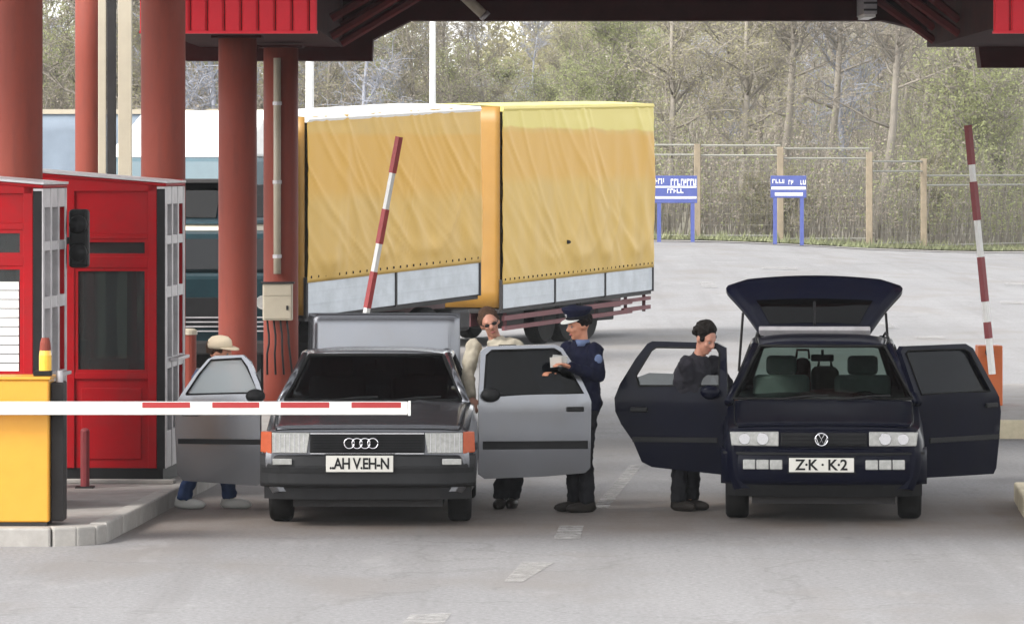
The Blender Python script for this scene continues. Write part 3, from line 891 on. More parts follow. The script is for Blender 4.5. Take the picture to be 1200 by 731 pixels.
def wheel(parent, x, y, r, w, side, steer=0):
    wr = empty('wheel', (x, y, r)); wr.parent = parent; wr.rotation_euler = (0, 0, steer)
    pr = [(r * 0.62, -w / 2), (r * 0.9, -w / 2), (r * 0.975, -w * 0.42), (r, -w * 0.3), (r, w * 0.3), (r * 0.975, w * 0.42), (r * 0.9, w / 2), (r * 0.62, w / 2)]
    MB().lathe((0, 0, 0), pr, 32, 'X').build('tyre', 'rubber', wr, smooth=True)
    o = side * w / 2
    MB().lathe((0, 0, 0), [(0.03, o * 0.9), (r * 0.3, o * 0.86), (r * 0.58, o * 0.7), (r * 0.63, o * 0.98), (r * 0.63, -o * 0.9), (0.03, -o * 0.6)], 24, 'X').build('rim', 'rim_metal', wr)
    return wr

def plate(parent, x, y, z, w, h, s, size, sx=1.0, mt='plate_white'):
    p = MB().bx(x - w / 2, x + w / 2, y - 0.012, y, z - h / 2, z + h / 2).build('number_plate', mt, parent, bevel=0.004)
    fr = MB()
    fr.bx(x - w / 2 - 0.012, x + w / 2 + 0.012, y - 0.008, y + 0.004, z - h / 2 - 0.012, z - h / 2 - 0.0005).bx(x - w / 2 - 0.012, x + w / 2 + 0.012, y - 0.008, y + 0.004, z + h / 2 + 0.0005, z + h / 2 + 0.012)
    fr.build('plate_frame', 'black_plastic', p)
    text_obj(s, size, 'lettering', 'ink_black', p, (x, y - 0.0135, z - size * 0.02), sx=sx)
    return p

def door(parent, hx, hy, side, phi, poly, win, T, paint, glassm, zbelt, label=None, handle=None, trim=None, lean=0.16, frame_win=True, pane=None, mirror=None, mirror_mat=None):
    """A swung-open door. poly, win: outlines in (length from the hinge, height). side: -1 or +1 car side. phi: opening angle."""
    d = empty('door', (hx, hy, 0)); d.parent = parent
    if label: d['label'] = label
    # local door frame: u along the door from the hinge, v up, n = outer skin normal
    ud = Vector((side * math.sin(phi), math.cos(phi), 0))
    nd = Vector((side * math.cos(phi), -math.sin(phi), 0))
    def P(off):
        def fn(u, v):
            o = off - (lean * max(0, v - zbelt)) - 0.05 * max(0, (0.62 - v)) ** 1.0 + 0.012 * math.sin(min(1, max(0, u / 0.9)) * PI)
            p = ud * u + nd * o
            return (p.x, p.y, v)
        return fn
    o = holed(poly, win if frame_win else None, P(0.0), P(-T)).build('skin', paint, d)
    smooth_by_angle(o, 0.6)
    if win:
        holed(pane or win, None, P(-T * 0.45), P(-T * 0.45 - 0.005)).build('pane', glassm, d)
        sl = [P(0.004)(*q) for q in win]
        MB().tube(sl + [sl[0]], 0.009, 5).build('window_seal', 'rubber', d)
        if mirror:
            um, zm = mirror
            q = Vector(P(0.10)(um, zm))
            MB().ell(q, (0.085, 0.05, 0.062), 14, 10).build('mirror', mirror_mat or paint, d, smooth=True)
            MB().tube([P(0.0)(um, zm - 0.03), q], 0.022, 8).build('mirror_arm', 'black_plastic', d)
    if trim:
        u0, u1, z0, z1 = trim
        MB().prism([(u0, z0), (u1, z0), (u1, z1), (u0, z1)], P(0.014), P(-0.002)).build('rub_strip', 'black_plastic', d, bevel=0.004)
    if handle:
        u, z = handle
        MB().prism([(u - 0.075, z - 0.02), (u + 0.075, z - 0.02), (u + 0.075, z + 0.022), (u - 0.075, z + 0.022)], P(0.028), P(-0.002)).build('handle', 'black_plastic', d, bevel=0.008)
    us = [q[0] for q in poly]; zs = [q[1] for q in poly]
    u0, u1, z0 = min(us) + 0.08, max(us) - 0.12, min(zs) + 0.1
    low = [(a, min(b, zbelt - 0.03)) for a, b in poly]
    ca, cb_ = sum(p[0] for p in low) / len(low), sum(p[1] for p in low) / len(low)
    low = [(ca + (a - ca) * 0.86, cb_ + (b - cb_) * 0.86) for a, b in low]
    low = [p for k, p in enumerate(low) if k == 0 or math.hypot(p[0] - low[k - 1][0], p[1] - low[k - 1][1]) > 0.004]
    holed(low, None, P(-T - 0.001), P(-T - 0.025), 0.12).build('inner_trim', 'interior_dark', d)
    MB().prism([(u0 + 0.1, 0.66), (u1 - 0.25, 0.66), (u1 - 0.25, 0.72), (u0 + 0.1, 0.72)], P(-T - 0.031), P(-T - 0.08)).build('armrest', 'interior_dark', d, bevel=0.01)
    return d

def seat(parent, x, y, material, wd=0.5, back=0.62, head=True):
    s_ = empty('seat', (x, y, 0)); s_.parent = parent
    MB().box((0, 0, 0.47), (wd, 0.5, 0.16)).build('cushion', material, s_, bevel=0.05, seg=3)
    MB().box((0, 0.30, 0.52 + back / 2), (wd, 0.15, back), (-0.22, 0, 0)).build('backrest', material, s_, bevel=0.05, seg=3)
    if head:
        MB().box((0, 0.40, 0.60 + back), (0.27, 0.10, 0.17), (-0.15, 0, 0)).build('headrest', material, s_, bevel=0.04, seg=3)
        r = MB()
        for q in (-0.06, 0.06):
            r.tube([(q, 0.37, 0.46 + back), (q, 0.395, 0.57 + back)], 0.007, 6)
        r.build('headrest_rod', 'chrome', s_)
    return s_

def steering(parent, x, y, z):
    sw = empty('steering_wheel', (x, y, z)); sw.parent = parent; sw.rotation_euler = (math.radians(-62), 0, 0)
    pts = [(0.185 * math.cos(2 * PI * k / 24), 0.185 * math.sin(2 * PI * k / 24), 0) for k in range(25)]
    MB().tube(pts, 0.014, 8).build('wheel_ring', 'black_plastic', sw, smooth=True)
    mb = MB().box((0, 0, 0.0), (0.34, 0.05, 0.02)).box((0, -0.08, 0), (0.04, 0.16, 0.02))
    mb.ell((0, 0, 0.01), (0.07, 0.06, 0.03), 12, 6)
    mb.build('hub', 'black_plastic', sw)

def car_shell(t, P, paint):
    """Body, greenhouse, glass, wheels, interior for a car whose nose is at local y = 0 facing -y."""
    body = loft_body(P, paint, t)
    cut = []
    r = P['wr']
    for yy in (P['axle'], P['axle'] + P['wb']):
        for sd in (-1, 1):
            mb = MB().lathe((sd * (P['hw'] - 0.13), yy, r + 0.02), [(r + 0.045, -0.17), (r + 0.045, 0.17)], 28, 'X'); cut.append(mb)
    cy0, cy1 = P['cab']
    cut.append(MB().bx(-P['hw'] + 0.085, P['hw'] - 0.085, cy0, cy1, 0.3, 1.6))
    for sd in (-1, 1):
        d0, d1 = P['door_y']
        x0, x1 = sorted((sd * (P['hw'] - 0.12), sd * (P['hw'] + 0.1)))
        cut.append(MB().bx(x0, x1, d0, d1, 0.34, 1.6))
    if P.get('boot'):
        cut.append(MB().bx(-P['hw'] + 0.22, P['hw'] - 0.22, P['boot'][0], P['boot'][1], 0.45, 1.6))
    boolean(body, cut)
    smooth_by_angle(body, 0.55)
    # floor of the cabin
    MB().bx(-P['hw'] + 0.09, P['hw'] - 0.09, cy0, cy1, 0.27, 0.302).build('cabin_floor', 'interior_dark', t)
    # bonnet panel: its own sheet, a few millimetres proud, with the ribs the light catches
    b0, b1 = P['bonnet']
    def bon(u, v):
        y = lerp(b0, b1, v); w = interp(y, P['w']) - 0.105
        x = lerp(-w, w, u); zt = interp(y, P['zt']); cr = interp(y, P['crown'])
        k = abs(x) / (w + 0.105)
        z = zt + cr * (1 - 0.65 * k * k) - (0.004 if k > 0.8 else 0) + 0.007
        z += 0.012 * math.exp(-((abs(x) - P['rib']) / 0.03) ** 2) * min(1, (v) * 4)
        return (x, y, z)
    MB().grid(bon, 28, 12).build('bonnet', paint, t, smooth=True, solid=0.006)
    for sd in (-1, 1):
        pts = []
        for k in range(13):
            y = lerp(b0, b1, k / 12); w = interp(y, P['w']) - 0.100; zt = interp(y, P['zt']); cr = interp(y, P['crown'])
            pts.append((sd * w, y, zt + cr * 0.35 + 0.004))
        MB().tube(pts, 0.0055, 5).build('bonnet_gap', 'ink_black', t)
    # greenhouse
    (wy0, wz0, ww0), (wy1, wz1, ww1) = P['ws']
    (ry0, rz0, rw0), (ry1, rz1, rw1) = P['rw']        # roof rear edge, rear window base
    def ws(u, v):
        w = lerp(ww0, ww1, v) - 0.03
        x = lerp(-w, w, u)
        return (x, lerp(wy0, wy1, v) - 0.09 * (1 - (x / max(w, .01)) ** 2), lerp(wz0, wz1, v))
    MB().grid(ws, 12, 6).build('windscreen', P['glass'], t, smooth=True)
    loop = [ws(k / 10, 0) for k in range(11)] + [ws(1, k / 5) for k in range(1, 6)] + [ws(1 - k / 10, 1) for k in range(1, 11)] + [ws(0, 1 - k / 5) for k in range(1, 6)]
    MB().tube([(a, b - 0.008, c + 0.004) for a, b, c in loop], 0.013, 6).build('windscreen_seal', 'rubber', t, smooth=True)
    def roof(u, v):
        y = lerp(wy1, ry0, v); w = lerp(ww1, rw0, v) + 0.05 * math.sin(PI * v)
        x = lerp(-w, w, u)
        z = lerp(wz1, rz0, v) + P['rcrown'] * math.sin(PI * min(1, 0.1 + v * 0.85)) - 0.045 * abs(x / w) ** 4 + 0.012
        y -= 0.09 * (1 - (x / w) ** 2) * (1 - v)
        return (x, y, z)
    MB().grid(roof, 14, 10).build('roof', paint, t, smooth=True, solid=0.03)
    for sd in (-1, 1):
        MB().tube([(sd * (ww0 + 0.005), wy0 - 0.02, wz0 - 0.03), (sd * lerp(ww0, ww1, .5), lerp(wy0, wy1, .5), lerp(wz0, wz1, .5)), (sd * (ww1 + 0.01), wy1 + 0.02, wz1 - 0.005)], [0.042, 0.036, 0.036], 8).build('windscreen_pillar', paint, t, smooth=True)
        rail = [(sd * (lerp(ww1, rw0, k / 6) + 0.03 * math.sin(PI * k / 6) + 0.015), lerp(wy1, ry0, k / 6), lerp(wz1, rz0, k / 6) + P['rcrown'] * 0.8 * math.sin(PI * min(1, .1 + .85 * k / 6)) - 0.03) for k in range(7)]
        MB().tube(rail, 0.034, 8).build('roof_rail', paint, t, smooth=True)
        yb = P['bpillar']
        MB().tube([(sd * (P['hw'] - 0.07), yb, P['belt'] - 0.03), (sd * (lerp(ww1, rw0, .5) + 0.045), yb + 0.03, lerp(wz1, rz0, .5) + P['rcrown'] - 0.05)], 0.04, 6).build('door_pillar', 'interior_dark', t)
        # closed rear door: glass and pillars behind
        yq = P['cpillar']
        pl = [(yb + 0.05, P['belt']), (yq, P['belt']), (yq - 0.12, rz0 - 0.05), (yb + 0.07, rz0 - 0.02)]
        def sidep(off):
            return lambda y, z: (sd * (P['hw'] - 0.085 - 0.42 * max(0, z - P['belt']) + off), y, z)
        MB().prism(pl, sidep(0), sidep(-0.006)).build('side_window', P['side_glass'], t)
        if P['wagon']:
            pl2 = [(yq + 0.07, P['belt']), (ry1 - 0.1, P['belt']), (ry0 + 0.02, rz0 - 0.05), (yq - 0.03, rz0 - 0.05)]
            MB().prism(pl2, sidep(0), sidep(-0.006)).build('side_window', P['side_glass'], t)
            MB().tube([(sd * (P['hw'] - 0.1), yq + 0.03, P['belt'] - 0.02), (sd * (rw0 + 0.02), yq - 0.06, rz0 - 0.03)], 0.045, 6).build('rear_pillar', paint, t)
        pil = [(sd * (rw1 + 0.02), ry1, rz1 - 0.04), (sd * (rw0 + 0.0), ry0, rz0 - 0.02)]
        MB().tube(pil, [0.075, 0.05], 8).build('rear_pillar', paint, t, smooth=True)
        # mirror
        mz = P['belt'] + 0.06
        mr = MB().ell((sd * (P['hw'] + 0.07), wy0 + 0.32, mz), (0.09, 0.05, 0.062), 12, 8).build('mirror', paint if P['wagon'] else 'black_plastic', t, smooth=True) if P.get('mirror') else None
    if not P['wagon']:
        def rwin(u, v):
            w = lerp(rw1, rw0, v) - 0.03; x = lerp(-w, w, u)
            return (x, lerp(ry1, ry0, v) + 0.05 * (1 - (x / w) ** 2), lerp(rz1, rz0, v))
        MB().grid(rwin, 8, 4).build('rear_window', P['side_glass'], t, smooth=True)
    # wipers
    for q in (-0.42, 0.12):
        MB().tube([(q, wy0 - 0.16, wz0 - 0.0), (q + 0.28, wy0 - 0.10, wz0 + 0.03), (q + 0.46, wy0 - 0.07, wz0 + 0.035)], 0.009, 5).build('wiper', 'black_plastic', t)
    # inside
    MB().prism([(wy0 - 0.05, 0.6), (wy0 + 0.34, 0.62), (wy0 + 0.36, 0.86), (wy0 + 0.05, wz0 - 0.03), (wy0 - 0.12, wz0 - 0.035)], lambda u, v: (-P['hw'] + 0.12, u, v), lambda u, v: (P['hw'] - 0.12, u, v)).build('dashboard', 'interior_dark', t, bevel=0.02)
    steering(t, 0.36, wy0 + 0.50, 0.86)
    for q in (-0.36, 0.36):
        seat(t, q, wy0 + 0.95, P['seat'])
    bench = empty('rear_bench', (0, wy0 + 1.85, 0)); bench.parent = t
    MB().box((0, 0, 0.45), (1.3, 0.5, 0.16)).build('cushion', P['seat'], bench, bevel=0.05)
    MB().box((0, 0.32, 0.72), (1.3, 0.14, P.get('bench_h', 0.5)), (-0.25, 0, 0)).build('backrest', P['seat'], bench, bevel=0.05)
    MB().tube([(0, wy1 - 0.04, wz1 - 0.03), (0, wy1 - 0.02, wz1 - 0.08)], 0.012, 6).build('mirror_stalk', 'black_plastic', t)
    MB().box((0, wy1 - 0.0, wz1 - 0.10), (0.2, 0.03, 0.06)).build('inside_mirror', 'black_plastic', t, bevel=0.012)
    for yy in (P['axle'], P['axle'] + P['wb']):
        for sd in (-1, 1):
            wheel(t, sd * (P['track'] / 2), yy, r, P['tw'], sd)
    und = MB().bx(-0.55, 0.55, P['axle'] + 0.3, P['axle'] + P['wb'] - 0.3, 0.2, 0.27)
    und.bx(-P['track'] / 2, P['track'] / 2, P['axle'] - 0.05, P['axle'] + 0.05, 0.2, 0.26).bx(-P['track'] / 2, P['track'] / 2, P['axle'] + P['wb'] - 0.05, P['axle'] + P['wb'] + 0.05, 0.22, 0.3)
    und.bx(-P['track'] / 2 + 0.13, P['track'] / 2 - 0.13, 0.22, P['L'] - 0.3, 0.165, 0.235)
    und.bx(0.2, 0.36, P['axle'] + 0.4, P['L'] - 0.5, 0.13, 0.164)
    und.build('underbody', 'steel_dark', t)

def unproj(root, hx, hy, side, phi, poly):
    """Outline of a swung door from where its corners stand: photo (x, y) -> (length, height) in the door's own plane."""
    c, s_ = math.cos(root.rotation_euler.z), math.sin(root.rotation_euler.z)
    ox, oy = root.location.x, root.location.y
    X0, Y0 = ox + c * hx - s_ * hy, oy + s_ * hx + c * hy
    dx, dy = side * math.sin(phi), math.cos(phi)
    DX, DY = c * dx - s_ * dy, s_ * dx + c * dy
    out = []
    for px, py in poly:
        k = (px - 600) / F
        l = (k * Y0 - X0) / (DX - k * DY)
        out.append((l, CH - (py - HZ) * (Y0 + l * DY) / F))
    return out

# --- grey saloon
AY = 39.15
saloon = empty('grey_saloon', ((430 - 600) * AY / F, AY, 0), -math.radians(0.4))
tag(saloon, 'old grey saloon car with boot lid up and front doors open', 'car')
PA = dict(L=4.79, hw=0.895, axle=0.88, wb=2.69, wr=0.315, tw=0.195, track=1.50, wagon=False,
    stations=[0.10, 0.13, 0.2, 0.35, 0.6, 0.9, 1.2, 1.45, 1.7, 2.2, 2.8, 3.4, 3.9, 4.2, 4.5, 4.66, 4.75, 4.79],
    w=[(0.1, 0.80), (0.13, 0.845), (0.2, 0.872), (0.35, 0.885), (1.2, 0.9), (3.6, 0.895), (4.5, 0.85), (4.79, 0.76)],
    zb=[(0.1, 0.30), (0.3, 0.22), (1, 0.2), (3.8, 0.2), (4.6, 0.3), (4.79, 0.4)],
    zt=[(0.1, 0.775), (0.13, 0.795), (0.2, 0.812), (0.35, 0.832), (0.9, 0.905), (1.45, 0.965), (1.8, 0.955), (4.0, 0.955), (4.6, 0.96), (4.75, 0.9), (4.79, 0.84)],
    crown=[(0.1, 0.008), (0.4, 0.02), (1.4, 0.035), (4.7, 0.03)], bonnet=(0.16, 1.36), rib=0.42,
    ws=((1.42, 0.985, 0.79), (2.12, 1.345, 0.61)), rw=((3.35, 1.335, 0.58), (4.02, 1.0, 0.74)), rcrown=0.03, cab=(1.42, 3.95), door_y=(1.62, 2.62), bpillar=2.68, cpillar=3.45, belt=0.955,
    glass=M['dark_glass'], side_glass=M['dark_glass'], seat='seat_dark', boot=(4.08, 4.6))
car_shell(saloon, PA, 'silver_paint')
for o in saloon.children:
    if o.name.startswith('body') or o.name.startswith('bonnet'): pass
zz = lambda py: CH - (py - HZ) * AY / F
xx = lambda px: (px - 430) * AY / F
# front end
MB().bx(-0.475, 0.475, 0.055, 0.11, 0.62, 0.775).build('grille', 'black_plastic', saloon, bevel=0.008)
for k in range(6):
    MB().bx(-0.45, 0.45, 0.045, 0.056, 0.635 + k * 0.022, 0.642 + k * 0.022).build('grille_bar', 'interior_dark', saloon)
MB().bx(-0.47, 0.47, 0.040, 0.058, 0.776, 0.786).build('chrome_strip', 'chrome', saloon)
MB().bx(-0.47, 0.47, 0.048, 0.058, 0.612, 0.6195).build('chrome_strip', 'chrome', saloon)
em = empty('emblem', (-0.05, 0.034, 0.70)); em.parent = saloon
for k in range(4):
    pts = [(-0.0975 + k * 0.065 + 0.042 * math.cos(2 * PI * q / 20), 0, 0.042 * math.sin(2 * PI * q / 20)) for q in range(21)]
    MB().tube(pts, 0.0065, 6).build('ring', 'chrome', em, smooth=True)
for sd in (-1, 1):
    pl = [(0.50, 0.617), (0.79, 0.617), (0.79, 0.785), (0.475, 0.785)]
    f0 = lambda u, v: (sd * u, 0.05 + 0.05 * max(0, u - 0.5), v)
    h = MB().prism(pl, lambda u, v: (sd * u, 0.06 + 0.10 * max(0, u - 0.5), v), lambda u, v: (sd * u, 0.16, v)).build('headlight', 'lamp_lens', saloon, bevel=0.006)
    rib = MB()
    for k in range(7):
        u = 0.52 + k * 0.04
        rib.prism([(u, 0.625), (u + 0.006, 0.625), (u + 0.006, 0.778), (u, 0.778)], lambda a, b: (sd * a, 0.056 + 0.10 * max(0, a - 0.5), b), lambda a, b: (sd * a, 0.062 + 0.10 * max(0, a - 0.5), b))
    rib.build('lens_rib', 'chrome', h)
    pl = [(0.793, 0.612), (0.89, 0.622), (0.885, 0.79), (0.793, 0.79)]
    MB().prism(pl, lambda u, v: (sd * u, 0.088 + 1.0 * max(0, u - 0.80), v), lambda u, v: (sd * (u - 0.01), 0.30, v)).build('indicator', 'lamp_orange', saloon, bevel=0.006)
# bumper
bp = [(0.0, 0.36), (0.0, 0.52), (0.02, 0.60), (0.12, 0.605), (0.12, 0.34), (0.03, 0.335)]
rings = []
for x in frange(-0.895, 0.895, 24):
    k = abs(x) / 0.895
    off = 0.16 * k ** 6 + 0.02 * k * k
    rings.append([Vector((x, y + off, z)) for y, z in bp])
MB().rings(rings).build('bumper', 'silver_dull', saloon, bevel=0.012)
rings = [[Vector((x, -0.008 + 0.16 * (abs(x) / 0.895) ** 6 + 0.02 * (abs(x) / 0.895) ** 2 + y, z)) for y, z in ((0, 0.455), (0, 0.50), (0.01, 0.50), (0.01, 0.455))] for x in frange(-0.88, 0.88, 22)]
MB().rings(rings).build('bumper_strip', 'black_plastic', saloon)
rings = [[Vector((x, 0.08 + 0.14 * (abs(x) / 0.86) ** 6 + y, z)) for y, z in ((0, 0.235), (-0.02, 0.335), (0.06, 0.335), (0.1, 0.235))] for x in frange(-0.86, 0.86, 20)]
MB().rings(rings).build('valance', 'silver_dull', saloon)
for sd in (-1, 1):
    MB().bx(min(sd * 0.62, sd * 0.78), max(sd * 0.62, sd * 0.78), 0.005, 0.03, 0.525, 0.575).build('fog_light', 'lamp_lens', saloon, bevel=0.006)
plate(saloon, -0.06, -0.012, 0.535, 0.555, 0.135, '..AH V.EH-N', 0.128, 0.80)
# doors
dl = [(309, 466), (305, 470), (305, 566), (300, 569), (214, 563), (207, 555), (205, 500), (206, 472), (212, 462), (228, 438), (242, 421), (250, 417), (283, 416), (292, 424), (303, 448)]
dw = [(218, 462), (233, 438), (246, 422), (281, 420), (288, 430), (302, 460)]
hx, hy = -0.895, 1.55
P1 = unproj(saloon, hx, hy, -1, math.radians(80), dl); P2 = unproj(saloon, hx, hy, -1, math.radians(80), dw)
du = max(p[0] for p in P1)
door(saloon, hx, hy, -1, math.radians(80), P1, P2, 0.05, 'silver_paint', M['sky_sheen_glass'], 0.98, handle=(du - 0.14, 0.86), trim=(0.03, du - 0.03, 0.60, 0.645), mirror=(0.10, 1.02), mirror_mat='black_plastic')
dl = [(561, 466), (561, 556), (568, 561), (640, 558), (686, 554), (692, 548), (693, 470), (690, 462), (676, 432), (660, 408), (652, 404), (572, 406), (564, 412)]
dw = [(567, 464), (571, 416), (577, 411), (650, 409), (657, 413), (684, 460)]
hx, hy = 0.895, 1.55
P1 = unproj(saloon, hx, hy, 1, math.radians(84), dl); P2 = unproj(saloon, hx, hy, 1, math.radians(84), dw)
du = max(p[0] for p in P1)
door(saloon, hx, hy, 1, math.radians(84), P1, P2, 0.05, 'silver_paint', M['black_glass'], 0.98, handle=(du - 0.14, 0.90), trim=(0.04, du - 0.03, 0.56, 0.63), mirror=(0.10, 1.03), mirror_mat='black_plastic')
# boot lid standing open
lid = empty('boot_lid', (0, 4.12, 0.985)); lid.parent = saloon; lid.rotation_euler = (math.radians(85), 0, 0)
def lidf(u, v):
    w = lerp(0.70, 0.69, v); x = lerp(-w, w, u)
    return (x, lerp(0.0, 0.66, v), 0.02 * (1 - (x / w) ** 2) - 0.05 * max(0, v - 0.9) * 10 * 0.4)
MB().grid(lidf, 12, 12).build('lid_panel', 'silver_paint', lid, smooth=True, solid=0.03)
for sd in (-0.6, 0.6):
    MB().tube([(sd, 0.05, -0.04), (sd, -0.02, -0.14), (sd, 0.08, -0.24)], 0.014, 6).build('hinge_arm', 'steel_dark', lid)

# --- navy estate car
BY = 39.5
estate = empty('navy_estate', ((965.5 - 600) * BY / F, BY, 0), -math.radians(3.4))
tag(estate, 'dark navy estate car with raised tailgate and front doors open', 'car')
PB = dict(L=4.58, hw=0.858, axle=0.86, wb=2.62, wr=0.305, tw=0.195, track=1.46, wagon=True,
    stations=[0.08, 0.11, 0.18, 0.32, 0.6, 0.9, 1.2, 1.4, 1.7, 2.2, 2.8, 3.4, 3.9, 4.2, 4.45, 4.55, 4.58],
    w=[(0.08, 0.76), (0.11, 0.80), (0.18, 0.832), (0.32, 0.85), (1.2, 0.86), (3.6, 0.855), (4.4, 0.82), (4.58, 0.76)],
    zb=[(0.08, 0.30), (0.3, 0.24), (1, 0.2), (3.8, 0.2), (4.5, 0.3), (4.58, 0.4)],
    zt=[(0.08, 0.775), (0.11, 0.797), (0.18, 0.815), (0.32, 0.835), (0.9, 0.905), (1.35, 0.955), (1.7, 0.955), (4.2, 0.965), (4.5, 0.95), (4.58, 0.9)],
    crown=[(0.08, 0.01), (0.4, 0.025), (1.3, 0.04), (4.5, 0.02)], bonnet=(0.14, 1.28), rib=0.36,
    ws=((1.32, 0.985, 0.805), (2.05, 1.41, 0.575)), rw=((4.02, 1.42, 0.545), (4.5, 0.98, 0.70)), rcrown=0.035, cab=(1.34, 4.5), door_y=(1.5, 2.42), bpillar=2.48, cpillar=3.5, belt=0.955,
    glass=M['wind_glass'], side_glass=M['dark_glass'], seat='seat_grey', bench_h=0.42)
car_shell(estate, PB, 'navy_paint')
MB().bx(-0.36, 0.36, 0.045, 0.1, 0.655, 0.765).build('grille', 'black_plastic', estate, bevel=0.01)
for k in range(3):
    MB().bx(-0.35, 0.35, 0.036, 0.046, 0.672 + k * 0.03, 0.682 + k * 0.03).build('grille_bar', 'interior_dark', estate)
em = empty('emblem', (-0.02, 0.03, 0.712)); em.parent = estate
pts = [(0.052 * math.cos(2 * PI * q / 24), 0, 0.052 * math.sin(2 * PI * q / 24)) for q in range(25)]
MB().tube(pts, 0.006, 6).build('ring', 'chrome', em, smooth=True)
MB().tube([(-0.026, 0, 0.044), (0, 0, 0.004), (0.026, 0, 0.044)], 0.006, 6).build('letter', 'chrome', em)
MB().tube([(-0.046, 0, 0.018), (-0.022, 0, -0.042), (0, 0, -0.004), (0.022, 0, -0.042), (0.046, 0, 0.018)], 0.006, 6).build('letter', 'chrome', em)
for sd in (-1, 1):
    pl = [(0.375, 0.652), (0.77, 0.655), (0.785, 0.772), (0.375, 0.776)]
    h = MB().prism(pl, lambda u, v: (sd * u, 0.052 + 0.12 * max(0, u - 0.5) ** 1.2, v), lambda u, v: (sd * u, 0.17, v)).build('headlight', 'lamp_lens', estate, bevel=0.01)
    MB().lathe((sd * 0.51, 0.046, 0.714), [(0.048, 0), (0.052, 0.006)], 16, 'Y').build('reflector', 'chrome', h)
    MB().lathe((sd * 0.66, 0.058, 0.714), [(0.045, 0), (0.05, 0.012)], 16, 'Y').build('reflector', 'chrome', h)
bp = [(0.0, 0.38), (-0.005, 0.50), (0.0, 0.58), (0.03, 0.635), (0.12, 0.64), (0.12, 0.34), (0.02, 0.335)]
rings = []
for x in frange(-0.86, 0.86, 24):
    k = abs(x) / 0.86
    off = 0.17 * k ** 5 + 0.02 * k * k
    rings.append([Vector((x, y + off, z)) for y, z in bp])
MB().rings(rings).build('bumper', 'navy_paint', estate, smooth=True)
rings = [[Vector((x, -0.012 + 0.17 * (abs(x) / 0.86) ** 5 + 0.02 * (abs(x) / 0.86) ** 2 + y, z)) for y, z in ((0, 0.585), (0, 0.605), (0.02, 0.605), (0.02, 0.585))] for x in frange(-0.84, 0.84, 22)]
MB().rings(rings).build('bumper_strip', 'black_plastic', estate)
rings = [[Vector((x, 0.05 + 0.15 * (abs(x) / 0.82) ** 5 + y, z)) for y, z in ((0.02, 0.235), (-0.02, 0.335), (0.06, 0.335), (0.1, 0.235))] for x in frange(-0.82, 0.82, 20)]
MB().rings(rings).build('valance', 'black_plastic', estate)
for sd in (-1, 1):
    for k in range(3):
        u0 = 0.345 + k * 0.112
        MB().bx(min(sd * u0, sd * (u0 + 0.105)), max(sd * u0, sd * (u0 + 0.105)), -0.008 + 0.014 * k, 0.03 + 0.014 * k, 0.462, 0.545).build('bumper_light', 'lamp_lens', estate, bevel=0.008)
plate(estate, -0.02, -0.016, 0.503, 0.54, 0.118, 'Z\u00b7K \u00b7 K\u00b72', 0.125, 1.0)
# roof rails of the estate
for sd in (-1, 1):
    MB().tube([(sd * 0.57, 2.3, 1.425), (sd * 0.585, 2.45, 1.47), (sd * 0.58, 3.6, 1.475), (sd * 0.56, 3.8, 1.43)], 0.012, 6).build('roof_bar', 'black_plastic', estate, smooth=True)
# doors
dl = [(853, 470), (850, 552), (846, 556), (764, 547), (752, 541), (742, 517), (728, 497), (721, 482), (720, 466), (726, 450), (744, 420), (757, 403), (763, 400), (838, 402), (849, 408)]
dw = [(748, 452), (745, 440), (762, 411), (768, 407), (838, 408), (842, 414), (842, 452)]
hx, hy = -0.858, 1.42
P1 = unproj(estate, hx, hy, -1, math.radians(82), dl); P2 = unproj(estate, hx, hy, -1, math.radians(82), dw)
du = max(p[0] for p in P1)
P3 = unproj(estate, hx, hy, -1, math.radians(82), [(748, 453), (746, 442), (760, 437), (843, 440), (843, 453)])
d = door(estate, hx, hy, -1, math.radians(82), P1, P2, 0.055, 'navy_paint', M['dark_glass'], 1.0, pane=P3, trim=(0.05, du - 0.16, 0.60, 0.645), handle=(du - 0.22, 0.88), mirror=(0.10, 1.04))
dl = [(1082, 560), (1166, 555), (1169, 548), (1173, 482), (1171, 465), (1160, 440), (1146, 408), (1138, 403), (1066, 406), (1062, 412), (1075, 470)]
dw = [(1068, 414), (1072, 411), (1135, 409), (1141, 413), (1160, 458), (1080, 462)]
hx, hy = 0.858, 1.42
P1 = unproj(estate, hx, hy, 1, math.radians(44), dl); P2 = unproj(estate, hx, hy, 1, math.radians(44), dw)
du = max(p[0] for p in P1)
door(estate, hx, hy, 1, math.radians(44), P1, P2, 0.055, 'navy_paint', M['black_glass'], 1.0, trim=(0.08, du - 0.03, 0.60, 0.645), handle=(du - 0.14, 0.90))
# tailgate
tg = empty('tailgate', (-0.06, 4.06, 1.455)); tg.parent = estate; tg.rotation_euler = (math.radians(27), 0, 0)
def tgw(v): return interp(v, [(0, 0.51), (0.35, 0.64), (0.72, 0.80), (0.80, 0.825), (0.88, 0.80), (1.0, 0.62)])
def tgf(u, v):
    w = tgw(v); x = lerp(-w, w, u)
    arch = 0.12 * (1 - (x / 0.83) ** 2) if v > 0.5 else 0
    return (x, v * 0.98 + arch * (v - 0.5) * 2 * 0.3, 0.03 * (1 - (x / w) ** 2) + 0.02 * math.sin(PI * v))
MB().grid(tgf, 14, 16).build('gate_panel', 'navy_paint', tg, smooth=True, solid=0.045)
def tgg(u, v):
    p = tgf(lerp(0.12, 0.88, u), lerp(0.08, 0.52, v)); return (p[0], p[1], p[2] + 0.032)
MB().grid(tgg, 10, 8).build('rear_window', 'black_glass', tg, smooth=True)
MB().box((0, 0.0, 0.02), (1.02, 0.07, 0.07)).build('hinge_bar', 'aluminium', tg, bevel=0.01)
